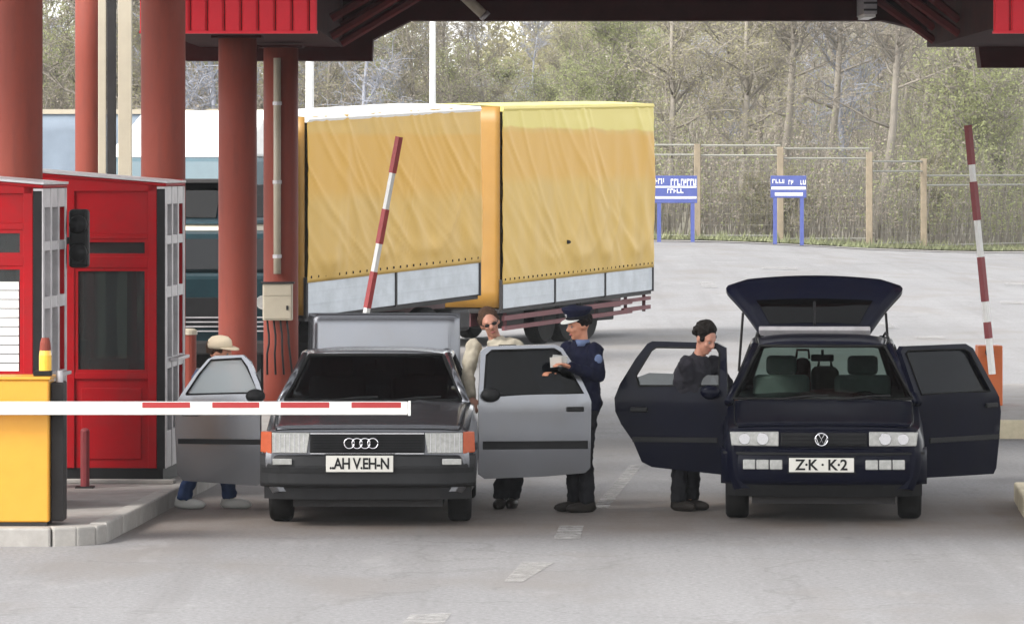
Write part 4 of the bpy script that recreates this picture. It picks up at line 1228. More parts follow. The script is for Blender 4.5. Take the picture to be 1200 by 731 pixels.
MB().tube([(0, 0.03, 0.075), (0, 0.3, 0.10), (0.0, 0.42, 0.095)], 0.012, 6).build('wiper', 'black_plastic', tg)
for sd in (-1, 1):
    MB().tube([(sd * 0.66, 0.42, -0.02), (sd * 0.70, 0.28, -0.56)], 0.012, 6).build('gas_strut', 'steel_dark', tg)
for (x, y, z, sx_, sy_, sz_, m_, lab) in ((-0.38, 3.72, 0.40, 0.62, 0.4, 0.72, 'seat_dark', 'large dark suitcase stacked in the loading bay of the navy estate'), (0.36, 3.7, 0.40, 0.55, 0.4, 0.60, 'cloth_navy', 'dark blue holdall beside the suitcase in the navy estate'), (0.03, 3.15, 0.62, 0.24, 0.3, 0.66, 'bag_beige', 'beige bag standing upright behind the front seats of the navy estate'), (-0.17, 3.05, 0.62, 0.14, 0.2, 0.74, 'bag_red', 'small red bag beside the beige bag inside the navy estate')):
    r = empty('travel_bag', (0, 0, 0)); tag(r, lab, 'bag')
    wx, wy = estate.matrix_basis.translation.x, estate.matrix_basis.translation.y
    r.location = (wx + x + y * math.sin(math.radians(3.4)), wy + y, z - 0.09)
    MB().bx(-sx_ / 2, sx_ / 2, -sy_ / 2, sy_ / 2, 0, sz_).build('bag_body', m_, r, bevel=0.06, seg=3)
    MB().tube([(-0.06, 0, sz_ - 0.01), (-0.05, 0, sz_ + 0.07), (0.05, 0, sz_ + 0.07), (0.06, 0, sz_ - 0.01)], 0.012, 6).build('handle', m_, r, smooth=True)

# ------------------------------------------------------------------ people
FOLDS = bpy.data.textures.new('folds', 'CLOUDS'); FOLDS.noise_scale = 0.075; FOLDS.noise_depth = 3
def person(name_label, J, face, top_mat, leg_mat, skin, hair_mat, extra=None, vox=0.011, shoe_mat='leather', jacket_open=None):
    """J: joints in metres relative to the root on the ground. face: unit vector of the gaze."""
    root = empty('person', J['root']); tag(root, name_label, 'person')
    V = {k: Vector(v) for k, v in J.items() if k not in ('root', 'hair')}
    fw = Vector(face).normalized(); up0 = Vector((0, 0, 1))
    hup = (V['head'] - V['neck']).normalized()
    rt = fw.cross(hup).normalized(); hup = rt.cross(fw).normalized()
    HR = Matrix((rt, fw, hup)).transposed()          # head axes: right, forward, up
    def cap(mb, a, b, ra, rb, n=12):
        a, b = Vector(a), Vector(b)
        mb.tube([a, a.lerp(b, .33), a.lerp(b, .66), b], [ra, lerp(ra, rb, .3), lerp(ra, rb, .7), rb], n)
        mb.ell(a, (ra,) * 3, n, 8); mb.ell(b, (rb,) * 3, n, 8)
    def torso(mb, g, z_from=0.0):
        sh = (V['sh_r'] - V['sh_l']); sdir = sh.normalized()
        hipd = (V['hip_r'] - V['hip_l']).normalized()
        spine = [(V['pelvis'] - Vector((0, 0, 0.09)), 0.165, 0.125), (V['pelvis'], 0.178, 0.13), (V['pelvis'].lerp(V['chest'], .45), 0.155, 0.115), (V['chest'], 0.178, 0.125), (V['chest'].lerp(V['neck'], .55), 0.165, 0.11), (V['neck'] - (V['neck'] - V['chest']).normalized() * 0.05, 0.10, 0.075)]
        rings = []
        for i, (c, a, b) in enumerate(spine):
            d = hipd.lerp(sdir, i / 5).normalized()
            ax = (spine[min(i + 1, 5)][0] - spine[max(i - 1, 0)][0]).normalized()
            d = (d - ax * d.dot(ax)).normalized(); e2 = ax.cross(d)
            rings.append([c + d * (a + g) * math.cos(2 * PI * k / 20) + e2 * (b + g) * math.sin(2 * PI * k / 20) for k in range(20)])
        mb.rings(rings)
    def finish(mb, nm, material, v, sm=6, parent=root):
        o = mb.build(nm, material, parent)
        k = o.modifiers.new('r', 'REMESH'); k.mode = 'VOXEL'; k.voxel_size = v; k.use_smooth_shade = True
        k = o.modifiers.new('s', 'SMOOTH'); k.factor = 0.5; k.iterations = sm
        if nm in ('jacket', 'trousers'):
            k = o.modifiers.new('folds', 'DISPLACE'); k.texture = FOLDS; k.strength = 0.045; k.mid_level = 0.5; k.texture_coords = 'LOCAL'
        bake(o)
        if not o.data.materials: o.data.materials.append(M[material])
        return o
    b = MB(); torso(b, -0.012)
    for s_ in 'lr':
        cap(b, V['sh_' + s_], V['el_' + s_], 0.052, 0.040); cap(b, V['el_' + s_], V['wr_' + s_], 0.040, 0.027)
        cap(b, V['hip_' + s_], V['kn_' + s_], 0.082, 0.055); cap(b, V['kn_' + s_], V['an_' + s_], 0.052, 0.037)
        toe = V['an_' + s_] + Vector(J['toe']).normalized() * 0.11 + Vector((0, 0, -0.035))
        cap(b, V['an_' + s_] + Vector((0, 0, -0.03)), toe, 0.032, 0.022)
        # hand: palm, four bent fingers, thumb
        hd = (V['wr_' + s_] - V['el_' + s_]).normalized()
        hd = (hd + Vector(J.get('hand_' + s_, (0, 0, 0)))).normalized()
        sd = hd.cross(up0 if abs(hd.z) < 0.9 else fw).normalized(); pn = sd.cross(hd)
        w0 = V['wr_' + s_]
        R = Matrix((sd, hd, pn)).transposed()
        b.ell(w0 + hd * 0.055, (0.042, 0.055, 0.018), 12, 8, R)
        for q in range(4):
            base = w0 + hd * 0.095 + sd * (-0.031 + q * 0.0205); ln = (0.07, 0.08, 0.075, 0.06)[q]
            b.tube([base, base + hd * ln * 0.5 - pn * 0.008, base + hd * ln * 0.8 - pn * 0.028, base + hd * ln * 0.92 - pn * 0.045], [0.0105, 0.010, 0.009, 0.008], 8)
        th = w0 + hd * 0.035 + sd * (0.036 if s_ == 'l' else -0.036)
        k = 1 if s_ == 'l' else -1
        b.tube([th, th + hd * 0.03 + sd * 0.025 * k, th + hd * 0.06 + sd * 0.03 * k - pn * 0.01], [0.014, 0.012, 0.010], 8)
    cap(b, V['neck'] - hup * 0.05, V['head'] - hup * 0.05 - fw * 0.015, 0.056, 0.054)
    hc = V['head']
    b.ell(hc + hup * 0.025 - fw * 0.008, (0.076, 0.094, 0.100), 16, 12, HR)
    b.ell(hc - hup * 0.045 + fw * 0.022, (0.058, 0.070, 0.075), 16, 10, HR)
    b.ell(hc - hup * 0.098 + fw * 0.058, (0.030, 0.028, 0.024), 10, 8, HR)      # chin
    b.tube([hc + hup * 0.015 + fw * 0.088, hc - hup * 0.03 + fw * 0.112], [0.012, 0.019], 8)  # nose
    b.ell(hc - hup * 0.033 + fw * 0.104, (0.021, 0.016, 0.013), 10, 8, HR)
    b.ell(hc + hup * 0.028 + fw * 0.078, (0.055, 0.018, 0.012), 10, 8, HR)       # brow
    for k in (-1, 1):
        b.ell(hc + rt * 0.078 * k - fw * 0.01 - hup * 0.005, (0.012, 0.024, 0.034), 10, 8, HR)  # ears
        b.ell(hc + rt * 0.036 * k - hup * 0.025 + fw * 0.068, (0.026, 0.02, 0.022), 10, 8, HR)  # cheeks
    body = finish(b, 'body', skin, vox, 4)
    for k in (-1, 1):
        MB().ell(hc + rt * 0.031 * k + hup * 0.004 + fw * 0.083, (0.013, 0.008, 0.009), 10, 6, HR).build('eye', 'eye_white', root, smooth=True)
    MB().ell(hc - hup * 0.068 + fw * 0.088, (0.024, 0.008, 0.008), 10, 6, HR).build('mouth', 'lips', root, smooth=True)
    # hair: a cap of bumpy locks over the skull
    h = MB(); hr = random.Random(hash(name_label) % 1000 if False else len(name_label))
    h.ell(hc + hup * 0.047 - fw * 0.020, (0.084, 0.092, 0.096), 16, 12, HR)
    for q in range(70):
        a = hr.uniform(0, 2 * PI); el = hr.uniform(-0.35, 1.5)
        p = Vector((math.cos(a) * math.cos(el), math.sin(a) * math.cos(el) - 0.22, math.sin(el)))
        if p.y > 0.52 and p.z < 0.52: continue
        h.ell(hc + hup * 0.036 - fw * 0.012 + HR @ Vector((p.x * 0.082, p.y * 0.088, p.z * 0.098)) * J.get('hair', 1.0), (0.02 * J.get('hair', 1.0) ** 2.5,) * 3, 6, 5)
    finish(h, 'hair', hair_mat, 0.010, 2)
    # trousers, shoes, jacket
    tr = MB()
    for s_ in 'lr':
        hk = V['hip_' + s_]
        cap(tr, hk, V['kn_' + s_], 0.098, 0.072)
        kn, an = V['kn_' + s_], V['an_' + s_] + Vector((0, 0, 0.0))
        tr.tube([kn, kn.lerp(an, .5), an], [0.072, 0.068, 0.066], 14)
        tr.ell(kn, (0.073,) * 3, 12, 8)
    tr.ell(V['pelvis'] - Vector((0, 0, 0.03)), (0.185, 0.14, 0.14), 16, 10)
    finish(tr, 'trousers', leg_mat, 0.014, 5)
    sh = MB()
    for s_ in 'lr':
        a = V['an_' + s_]; td = Vector(J['toe']).normalized()
        R = Matrix((td.cross(up0).normalized(), td, up0)).transposed()
        m_ = MB()
        m_.ell(a + td * 0.06 + Vector((0, 0, -0.045)), (0.052, 0.155, 0.05), 14, 8, R)
        m_.ell(a + td * -0.02 + Vector((0, 0, -0.015)), (0.046, 0.06, 0.06), 12, 8, R)
        so = finish(m_, 'shoe', shoe_mat, 0.012, 3)
        for v in so.data.vertices:
            if v.co.z < 0.004: v.co.z = 0.004
    j = MB(); torso(j, 0.022)
    for s_ in 'lr':
        cap(j, V['sh_' + s_], V['el_' + s_], 0.072, 0.060); cap(j, V['el_' + s_], V['wr_' + s_].lerp(V['el_' + s_], 0.06), 0.060, 0.047)
    if J.get('collar', True):
        j.tube([V['neck'] - (V['neck'] - V['chest']).normalized() * 0.07, V['neck'] + hup * 0.005], [0.095, 0.072], 14)
    finish(j, 'jacket', top_mat, 0.014, 5)
    if extra: extra(root, V, hc, fw, rt, hup, HR)
    return root

def std(root, lean=(0, 0), h=1.76, foot=0.11, toe=(0, -1, 0), arms=None, fw=(0, -1, 0), stride=(0, 0), yaw=None):
    k = h / 1.76
    fwd = Vector(fw).normalized(); r = fwd.cross(Vector((0, 0, 1)))
    L = Vector((lean[0], lean[1], 0))
    J = dict(root=root, pelvis=Vector((0, 0, 0.97 * k)), toe=toe)
    J['chest'] = Vector((0, 0, 1.27 * k)) + L * 0.5
    J['neck'] = Vector((0, 0, 1.50 * k - 0.25 * L.length ** 2)) + L
    J['head'] = J['neck'] + Vector((0, 0, 0.135)) + L * 0.18 + fwd * 0.03
    for s_, q in (('r', 1), ('l', -1)):
        J['sh_' + s_] = J['neck'] - Vector((0, 0, 0.075)) + r * 0.19 * q
        J['hip_' + s_] = Vector((0, 0, 0.92 * k)) + r * 0.09 * q
        st = Vector((stride[0], stride[1], 0)) * q
        J['an_' + s_] = Vector((0, 0, 0.085)) + r * foot * q + st
        J['kn_' + s_] = (J['hip_' + s_] + J['an_' + s_]) / 2 + fwd * 0.03 + Vector((0, 0, 0.02))
        J['el_' + s_] = J['sh_' + s_] + Vector((0, 0, -0.29)) + r * 0.06 * q
        J['wr_' + s_] = J['el_' + s_] + Vector((0, 0, -0.2)) + fwd * 0.14
    if arms:
        for kk, v in arms.items(): J[kk] = Vector(v)
    return J

def cap_visor(root, hc, fw, rt, hup, HR, m_crown, m_visor, peaked, m_band=None):
    hat = empty('cap', (0, 0, 0)); hat.parent = root
    c = hc + hup * 0.062 - fw * 0.004
    mb = MB()
    if peaked:
        prof = [(0.098, 0.0), (0.100, 0.035), (0.128, 0.075), (0.126, 0.092), (0.06, 0.105), (0.005, 0.107)]
    else:
        prof = [(0.100, -0.01), (0.103, 0.02), (0.096, 0.055), (0.07, 0.082), (0.03, 0.093), (0.004, 0.094)]
    rings = [[c + HR @ Vector((r_ * 0.93 * math.cos(2 * PI * k / 24), r_ * 1.08 * math.sin(2 * PI * k / 24), h_ + (0.018 * math.sin(2 * PI * k / 24) if peaked and h_ > 0.05 else 0))) for k in range(24)] for r_, h_ in prof]
    mb.rings(rings); mb.build('crown', m_crown, hat, smooth=True)
    def vis(u, v):
        a = lerp(math.radians(20), math.radians(160), u); r0 = 0.098
        x = math.cos(a) * 0.092; y = math.sin(a) * 0.104
        e = v * (0.062 if peaked else 0.075) * math.sin(a) ** 0.7
        return c + HR @ Vector((x * (1 + v * 0.02), y + e, 0.002 - v * 0.022 * math.sin(a)))
    MB().grid(vis, 14, 4).build('visor', m_visor, hat, smooth=True, solid=0.006)
    if peaked:
        rings = [[c + HR @ Vector((r_ * 0.93 * math.cos(2 * PI * k / 24), r_ * 1.08 * math.sin(2 * PI * k / 24), h_)) for k in range(24)] for r_, h_ in ((0.101, 0.004), (0.103, 0.006), (0.103, 0.028), (0.101, 0.03))]
        MB().rings(rings).build('hat_band', m_band, hat)
        MB().ell(c + fw * 0.112 + hup * 0.045, (0.016, 0.008, 0.02), 10, 6, HR).build('badge', 'chrome', hat, smooth=True)
    return hat

# man in a pale cap behind the saloon's passenger door
def ex(root, V, hc, fw, rt, hup, HR):
    cap_visor(root, hc, fw, rt, hup, HR, 'cap_beige', 'cap_beige', False)
Jm = std((-2.66, 41.42, 0), lean=(-0.04, -0.06), h=1.62, foot=0.05, toe=(0.95, -0.3, 0), fw=(0.9, -0.4, 0), stride=(-0.20, 0.02),
         arms=dict(el_r=(0.06, -0.05, 0.98), wr_r=(0.24, 0.02, 0.92), el_l=(0.12, 0.20, 0.98), wr_l=(0.32, 0.14, 0.95)))
for q, (dx, dy, dz) in dict(chest=(0.04, 0, -0.05), neck=(0.10, 0.0, -0.16), head=(0.14, -0.02, -0.19), sh_l=(0.10, 0, -0.16), sh_r=(0.10, 0, -0.16)).items():
    dz += 0.035 if q == 'head' else 0
    Jm[q] = Jm[q] + Vector((dx, dy, dz))
Jm['an_r'] = Vector((-0.21, 0.0, 0.085)); Jm['an_l'] = Vector((0.19, 0.03, 0.085))
Jm['kn_r'] = Vector((-0.07, -0.05, 0.47)); Jm['kn_l'] = Vector((0.16, 0.02, 0.48))
person('man in a beige cap and jeans bent behind the open door of the grey saloon', Jm, (0.93, -0.35, -0.06), 'cloth_blue', 'cloth_denim', 'skin_tan', 'hair_brown', ex, shoe_mat='cloth_white')
# man in a beige jacket with dark glasses
def ex(root, V, hc, fw, rt, hup, HR):
    gl = empty('sunglasses'); gl.parent = root
    for k in (-1, 1):
        MB().ell(hc + rt * 0.034 * k + hup * 0.004 + fw * 0.096, (0.023, 0.006, 0.015), 12, 6, HR).build('lens', 'black_plastic', gl, smooth=True)
        MB().tube([hc + rt * 0.062 * k + hup * 0.008 + fw * 0.09, hc + rt * 0.08 * k + hup * 0.01 - fw * 0.0], 0.004, 6).build('temple', 'black_plastic', gl)
    MB().tube([hc - rt * 0.012 + hup * 0.008 + fw * 0.1, hc + rt * 0.012 + hup * 0.008 + fw * 0.1], 0.004, 6).build('bridge', 'black_plastic', gl)
    n, c = V['neck'], V['chest']
    b = MB()
    b.prism([(-0.085, 0.0), (0.085, 0.0), (0.07, -0.42), (-0.07, -0.42)], lambda u, v: (c.x + u, c.y - 0.150 - 0.02 * (v + 0.42), c.z + 0.17 + v), lambda u, v: (c.x + u * 0.9, c.y - 0.128 - 0.02 * (v + 0.42), c.z + 0.17 + v))
    b.build('shirt_front', 'cloth_black', root, bevel=0.01)
Jm = std((0.07, 41.5, 0), lean=(-0.22, 0.0), h=1.75, foot=0.08, toe=(-0.2, -1, 0), fw=(-0.12, -1, 0),
         arms=dict(el_r=(-0.46, -0.08, 1.16), wr_r=(-0.42, -0.26, 0.98), el_l=(0.06, -0.10, 1.16), wr_l=(0.04, -0.30, 1.06)))
Jm['an_r'] = Vector((-0.17, -0.05, 0.085)); Jm['an_l'] = Vector((-0.06, 0.03, 0.085))
for s_ in 'rl': Jm['kn_' + s_] = (Jm['hip_' + s_] + Jm['an_' + s_]) / 2 + Vector((0, -0.03, 0.02))
person('man in a beige jacket and dark glasses leaning at the grey saloon roof', Jm, (0.10, -1, -0.12), 'cloth_beige', 'cloth_black', 'skin_ruddy', 'hair_brown', ex)
# border officer
def ex(root, V, hc, fw, rt, hup, HR):
    cap_visor(root, hc, fw, rt, hup, HR, 'cloth_navy', 'cloth_white', True, 'cloth_black')
    sl = V['sh_l'].lerp(V['el_l'], 0.35)
    MB().ell(sl + Vector((0.02, -0.068, 0.0)), (0.035, 0.012, 0.042), 12, 8).build('sleeve_badge', 'cloth_blue', root, smooth=True)
    b = MB().tube([V['neck'] - Vector((0, 0, 0.05)), V['neck'] + Vector((0, 0, 0.01))], [0.085, 0.068], 14)
    b.build('shirt_collar', 'cloth_blue', root, smooth=True)
Jm = std((0.60, 41.03, 0), lean=(0.0, -0.05), h=1.74, foot=0.085, toe=(-0.9, -0.45, 0), fw=(-0.80, -0.6, 0),
         arms=dict(el_r=(-0.10, 0.12, 1.16), wr_r=(-0.24, -0.12, 1.20), el_l=(0.14, -0.27, 1.19), wr_l=(-0.10, -0.42, 1.27)))
person('border officer in navy uniform and peaked cap standing past the saloon door', Jm, (-0.92, -0.42, -0.2), 'cloth_navy', 'cloth_black', 'skin_tan', 'hair_dark', ex)
pp = empty('passport_papers', (0.405, 40.565, 1.325)); tag(pp, 'white papers held in the hands of the officer in navy', 'papers')
MB().box((0.0, 0, 0), (0.13, 0.004, 0.10), (0.35, 0.1, 0.2)).build('sheet', 'cloth_white', pp)
MB().box((-0.03, -0.012, -0.01), (0.10, 0.004, 0.09), (0.30, -0.1, 0.1)).build('sheet', 'plate_white', pp)
# dark-haired person leaning at the estate car
Jm = std((1.50, 41.22, 0), lean=(0.13, -0.12), h=1.60, foot=0.09, toe=(0.7, -0.7, 0), fw=(0.75, -0.65, 0),
         arms=dict(el_r=(0.05, -0.16, 1.10), wr_r=(0.22, -0.16, 0.98), el_l=(0.36, 0.08, 1.10), wr_l=(0.42, -0.04, 0.98)))
Jm['hair'] = 1.10
person('person with dark curly hair in a charcoal jacket leaning behind the estate car door', Jm, (0.62, -0.7, -0.42), 'cloth_charcoal', 'cloth_black', 'skin_ruddy', 'hair_dark')

# ------------------------------------------------------------------ yellow lorry and its trailer
tarp_mat('tarp_yellow', (0.52, 0.325, 0.068), (0.53, 0.30, 0.042), 2.55, 3.45)
tarp_mat('tarp_yellow_trailer', (0.52, 0.335, 0.062), (0.53, 0.305, 0.044), 2.75, 3.55, (0.58, 0.49, 0.13), 3.62)
mat('tarp_orange', (0.27, 0.135, 0.015), 0.5, var=0.08, scale=2, dirt=(0.32, 0.19, 0.05), dirt_amt=0.4)
def cargo_body(t, A, B, zA, zB, board, tarp, seed, wd=2.45, drops=3, folds=True):
    """Sheeted body along A->B (lane-side bottom edge); zA=(bottom, top) at A, zB at B. Parts hang on t (identity root at A)."""
    A, B = Vector((*A, 0)), Vector((*B, 0))
    L = (B - A).length; u = (B - A).normalized(); nrm = Vector((u.y, -u.x, 0))      # towards the camera side
    o0 = Vector(t.location)
    r = random.Random(seed)
    zb = lambda k: lerp(zA[0], zB[0], k); zt = lambda k: lerp(zA[1], zB[1], k)
    bh = board
    fl = [(r.uniform(0, 1), r.uniform(0.012, 0.03), r.uniform(0.02, 0.05), r.uniform(-0.1, 0.25)) for _ in range(16)]
    sw = [(r.uniform(0.1, 0.9), r.uniform(0.12, 0.3), r.uniform(0.010, 0.022)) for _ in range(4)]
    wr = [(r.uniform(-0.3, 1.0), r.uniform(0.25, 0.6), r.uniform(0.006, 0.014), r.uniform(0.006, 0.012)) for _ in range(26)]
    def side(a, b):
        z = lerp(zb(a) + bh - 0.06, zt(a), b)
        d = 0.0
        for c, amp, w, sl in fl:
            k = (a - c - sl * (1 - b)) / w
            d += amp * math.exp(-k * k) * (1 - b) ** 0.6 * (1.0 if b < 0.93 else 0.3)
        for c, w, amp in sw:     # sagging swags
            yv = ((a - c) / w) ** 2
            k = (b - 0.12 - yv * 0.6) / 0.05
            d += amp * math.exp(-k * k) * max(0, 1 - yv)
        for c, sl, w, amp in wr:      # taut diagonal creases running down from the top rail
            k = (a - c - sl * (1 - b) ** 1.3) / w
            if abs(k) < 3: d += amp * math.exp(-k * k)
        d += 0.006 * math.sin(a * 60 + 3 * math.sin(b * 4)) * (1 - b)
        d *= min(1.0, b * 9)
        return tuple(A + u * (L * a) + nrm * (0.044 + d) + Vector((0, 0, z)) - o0)
    MB().grid(side, 190, 44).build('side_sheet', tarp, t, smooth=True, solid=0.004)
    for k, nm in ((0.0, 'end_sheet'), (1.0, 'end_sheet')):
        def end(a, b):
            d = 0.012 * math.sin(a * 21) * (1 - b)
            return tuple(A + u * (L * k + (-0.004 - d if k == 0 else 0.004 + d)) - nrm * (wd * a) + Vector((0, 0, lerp(zb(k) + 0.02, zt(k), b))) - o0)
        MB().grid(end, 24, 12).build(nm, 'tarp_orange' if k == 0 else tarp, t, smooth=True, solid=0.004)
    def back(a, b):
        return tuple(A + u * (L * a) - nrm * (wd + 0.004) + Vector((0, 0, lerp(zb(a), zt(a), b))) - o0)
    MB().grid(back, 20, 6).build('side_sheet', tarp, t, smooth=True, solid=0.004)
    def top(a, b):
        sag = -0.02 * math.sin(a * PI * 5) ** 2
        return tuple(A + u * (L * a) - nrm * (wd * b) + Vector((0, 0, zt(a) + 0.05 * math.sin(PI * b) + sag)) - o0)
    MB().grid(top, 40, 8).build('roof_sheet', 'white_paint' if seed == 1 else tarp, t, smooth=True, solid=0.004)
    # top hem
    pts = [A + u * (L * a / 10) + nrm * 0.02 + Vector((0, 0, zt(a / 10) - 0.04)) - o0 for a in range(11)]
    MB().tube(pts, 0.05, 6).build('top_rail', 'white_paint' if seed == 1 else tarp, t)
    # aluminium dropside boards
    for q in range(drops):
        a0, a1 = q / drops + 0.003, (q + 1) / drops - 0.003
        def fn(off):
            return lambda a, b: tuple(A + u * (L * a) + nrm * off + Vector((0, 0, zb(a) + bh * b)) - o0)
        MB().prism([(a0, 0), (a1, 0), (a1, 1), (a0, 1)], fn(0.03), fn(-0.01)).build('dropside_board', 'aluminium_board', t, bevel=0.008)
        for e_ in (0.33, 0.66):
            MB().prism([(a0 + 0.004, e_ - 0.02), (a1 - 0.004, e_ - 0.02), (a1 - 0.004, e_ + 0.02), (a0 + 0.004, e_ + 0.02)], fn(0.036), fn(0.028)).build('board_rib', 'aluminium_board', t)
    for q in range(drops + 1):
        a = q / drops
        p = A + u * (L * a) + nrm * 0.02 - o0
        MB().box(p + Vector((0, 0, zb(a) + bh / 2)), (0.05, 0.05, bh + 0.04), (0, 0, math.atan2(u.y, u.x))).build('board_post', 'steel_dark', t)
    # eyelets and lashing along the hem
    ey = MB()
    n = int(L / 0.2)
    for q in range(n):
        a = (q + 0.5) / n
        ey.box(A + u * (L * a) + nrm * 0.055 + Vector((0, 0, zb(a) + bh + 0.02)) - o0, (0.02, 0.02, 0.035))
    ey.build('lashing_eyelet', 'steel_dark', t, kind='stuff')
    # chassis, rails and wheels
    ch = MB()
    for off in (-0.55, -1.9):
        ch.prism([(0.01, 0), (0.99, 0), (0.99, 1), (0.01, 1)], lambda a, b: tuple(A + u * (L * a) + nrm * off + Vector((0, 0, zb(a) - 0.3 + 0.3 * b)) - o0), lambda a, b: tuple(A + u * (L * a) + nrm * (off - 0.12) + Vector((0, 0, zb(a) - 0.3 + 0.3 * b)) - o0))
    ch.build('chassis', 'chassis_red', t)
    MB().prism([(0, 0), (1, 0), (1, 1), (0, 1)], lambda a, b: tuple(A + u * (L * a) - nrm * (wd * b) + Vector((0, 0, zb(a) - 0.07)) - o0), lambda a, b: tuple(A + u * (L * a) - nrm * (wd * b) + Vector((0, 0, zb(a) - 0.002)) - o0)).build('load_floor', 'steel_dark', t)
    return A, L, u, nrm, zb
def lorry_wheels(t, A, L, u, nrm, at, r, gz):
    o0 = Vector(t.location)
    for a in at:
        for off in (-0.16, -2.25):
            c = A + u * (L * a) + nrm * off
            w = empty('wheel', c + Vector((0, 0, gz(c) + r)) - o0); w.parent = t
            w.rotation_euler = (0, 0, math.atan2(u.y, u.x) + PI / 2)
            MB().lathe((0, 0, 0), [(r * 0.55, -0.13), (r * 0.93, -0.13), (r, -0.09), (r, 0.09), (r * 0.93, 0.13), (r * 0.55, 0.13)], 24, 'X').build('tyre', 'rubber', w, smooth=False)
            MB().lathe((0, 0, 0), [(0.05, -0.06), (r * 0.5, -0.10), (r * 0.56, -0.12), (r * 0.56, 0.12), (r * 0.5, 0.10), (0.05, 0.06)], 16, 'X').build('rim', 'chassis_red', w)
gz = lambda c: hgt(c.x, c.y)
def PXY(px, Y): return ((px - 600) * Y / F, Y)
A1, B1 = PXY(357, 68.6), PXY(560, 73.2)
lor = empty('yellow_lorry', (A1[0], A1[1], 0)); tag(lor, 'lorry with teal cab and faded yellow sheeted body with white roof edge', 'lorry')
r1 = cargo_body(lor, A1, B1, (0.80, 3.69), (1.0, 3.90), 0.55, 'tarp_yellow', 1, drops=2)
lorry_wheels(lor, *r1[:4], (0.12, 0.72), 0.42, gz)
tb = MB()
for k, (a, w) in enumerate(((0.30, 0.9), (0.50, 0.9), (0.9, 0.6))):
    c = r1[0] + r1[2] * (r1[1] * a) + r1[3] * -0.2
    MB().box(Vector((c.x, c.y, 0.62)) - Vector(lor.location), (w, 0.4, 0.34), (0, 0, math.atan2(r1[2].y, r1[2].x))).build('fuel_tank', 'steel_dark', lor, bevel=0.06)
# cab in front of the body
u1, n1 = r1[2], r1[3]
cb = empty('cab', Vector((0, 0, 0))); cb.parent = lor
cb.rotation_euler = (0, 0, math.atan2(u1.y, u1.x) - PI / 2)          # local +y runs back along the lorry, +x to the lane side
def cbx(x0, x1, y0, y1, z0, z1, nm, m_, bev=0.03): return MB().bx(x0, x1, y0, y1, z0, z1).build(nm, m_, cb, bevel=bev)
cbx(-2.42, -0.02, -2.1, -0.35, 0.75, 2.15, 'cab_body', 'cream_paint', 0.08)
MB().prism([(-2.1, 2.15), (-0.35, 2.15), (-0.35, 3.1), (-1.85, 3.1)], lambda a, b: (-2.40, a, b), lambda a, b: (-0.04, a, b)).build('cab_top', 'teal_paint', cb, bevel=0.06)
MB().prism([(-2.16, 2.25), (-1.99, 2.78), (-2.0, 2.80), (-2.18, 2.26)], lambda a, b: (-2.28, a - 0.0, b), lambda a, b: (-0.16, a, b)).build('windscreen', 'black_glass', cb)
cbx(-2.42, -0.02, -2.2, -1.9, 2.74, 2.80, 'sun_visor', 'steel_dark', 0.01)
MB().prism([(-1.75, 3.102), (-0.40, 3.102), (-0.40, 3.78), (-0.75, 3.78)], lambda a, b: (-2.3, a, b), lambda a, b: (-0.12, a, b)).build('wind_deflector', 'white_paint', cb, bevel=0.05)
cbx(-2.35, -0.10, -2.16, -2.09, 1.15, 1.85, 'grille', 'steel_dark', 0.02)
cbx(-2.45, 0.0, -2.25, -2.0, 0.4, 0.75, 'bumper', 'steel_dark', 0.05)
cbx(-0.10, 0.0, -1.95, -0.6, 2.25, 2.72, 'side_window', 'dark_glass', 0.01)
for sx_ in (-2.2, -0.42):
    cbx(sx_, sx_ + 0.22, -2.18, -2.1, 0.85, 1.02, 'headlight', 'lamp_lens', 0.02)
for off in (-0.18, -2.25):
    w = empty('wheel', (off, -1.35, 0.47)); w.parent = cb
    MB().lathe((0, 0, 0), [(0.26, -0.13), (0.43, -0.13), (0.47, -0.09), (0.47, 0.09), (0.43, 0.13), (0.26, 0.13)], 24, 'X').build('tyre', 'rubber', w)
cbx(-1.9, -0.5, -0.5, 0.5, 0.55, 0.75, 'frame_rail', 'chassis_red', 0.02)

A2, B2 = PXY(586, 77.6), PXY(763, 84.2)
trl = empty('yellow_trailer', (A2[0], A2[1], 0)); tag(trl, 'drawbar trailer with yellow sheeted body and red underrun rails', 'trailer')
r2 = cargo_body(trl, A2, B2, (0.64, 3.95), (0.78, 4.08), 0.46, 'tarp_yellow_trailer', 2, drops=3)
lorry_wheels(trl, *r2[:4], (0.30, 0.44, 0.58), 0.46, gz)
MB().prism([(0.03, -0.36), (0.66, -0.36), (0.66, -0.075), (0.03, -0.075)], lambda a, b: tuple(r2[0] + r2[2] * (r2[1] * a) - r2[3] * 0.34 + Vector((0, 0, r2[4](a) + b)) - Vector(trl.location)), lambda a, b: tuple(r2[0] + r2[2] * (r2[1] * a) - r2[3] * 0.42 + Vector((0, 0, r2[4](a) + b)) - Vector(trl.location))).build('side_guard', 'steel_dark', trl)
for a, w in ((0.14, 0.9), (0.74, 0.8)):
    c = r2[0] + r2[2] * (r2[1] * a) + r2[3] * -0.45
    MB().box(Vector((c.x, c.y, 0.46)) - Vector(trl.location), (w, 0.6, 0.32), (0, 0, math.atan2(r2[2].y, r2[2].x))).build('tool_box', 'steel_dark', trl, bevel=0.03)
A, L, u, nrm, zb = r2
o0 = Vector(trl.location)
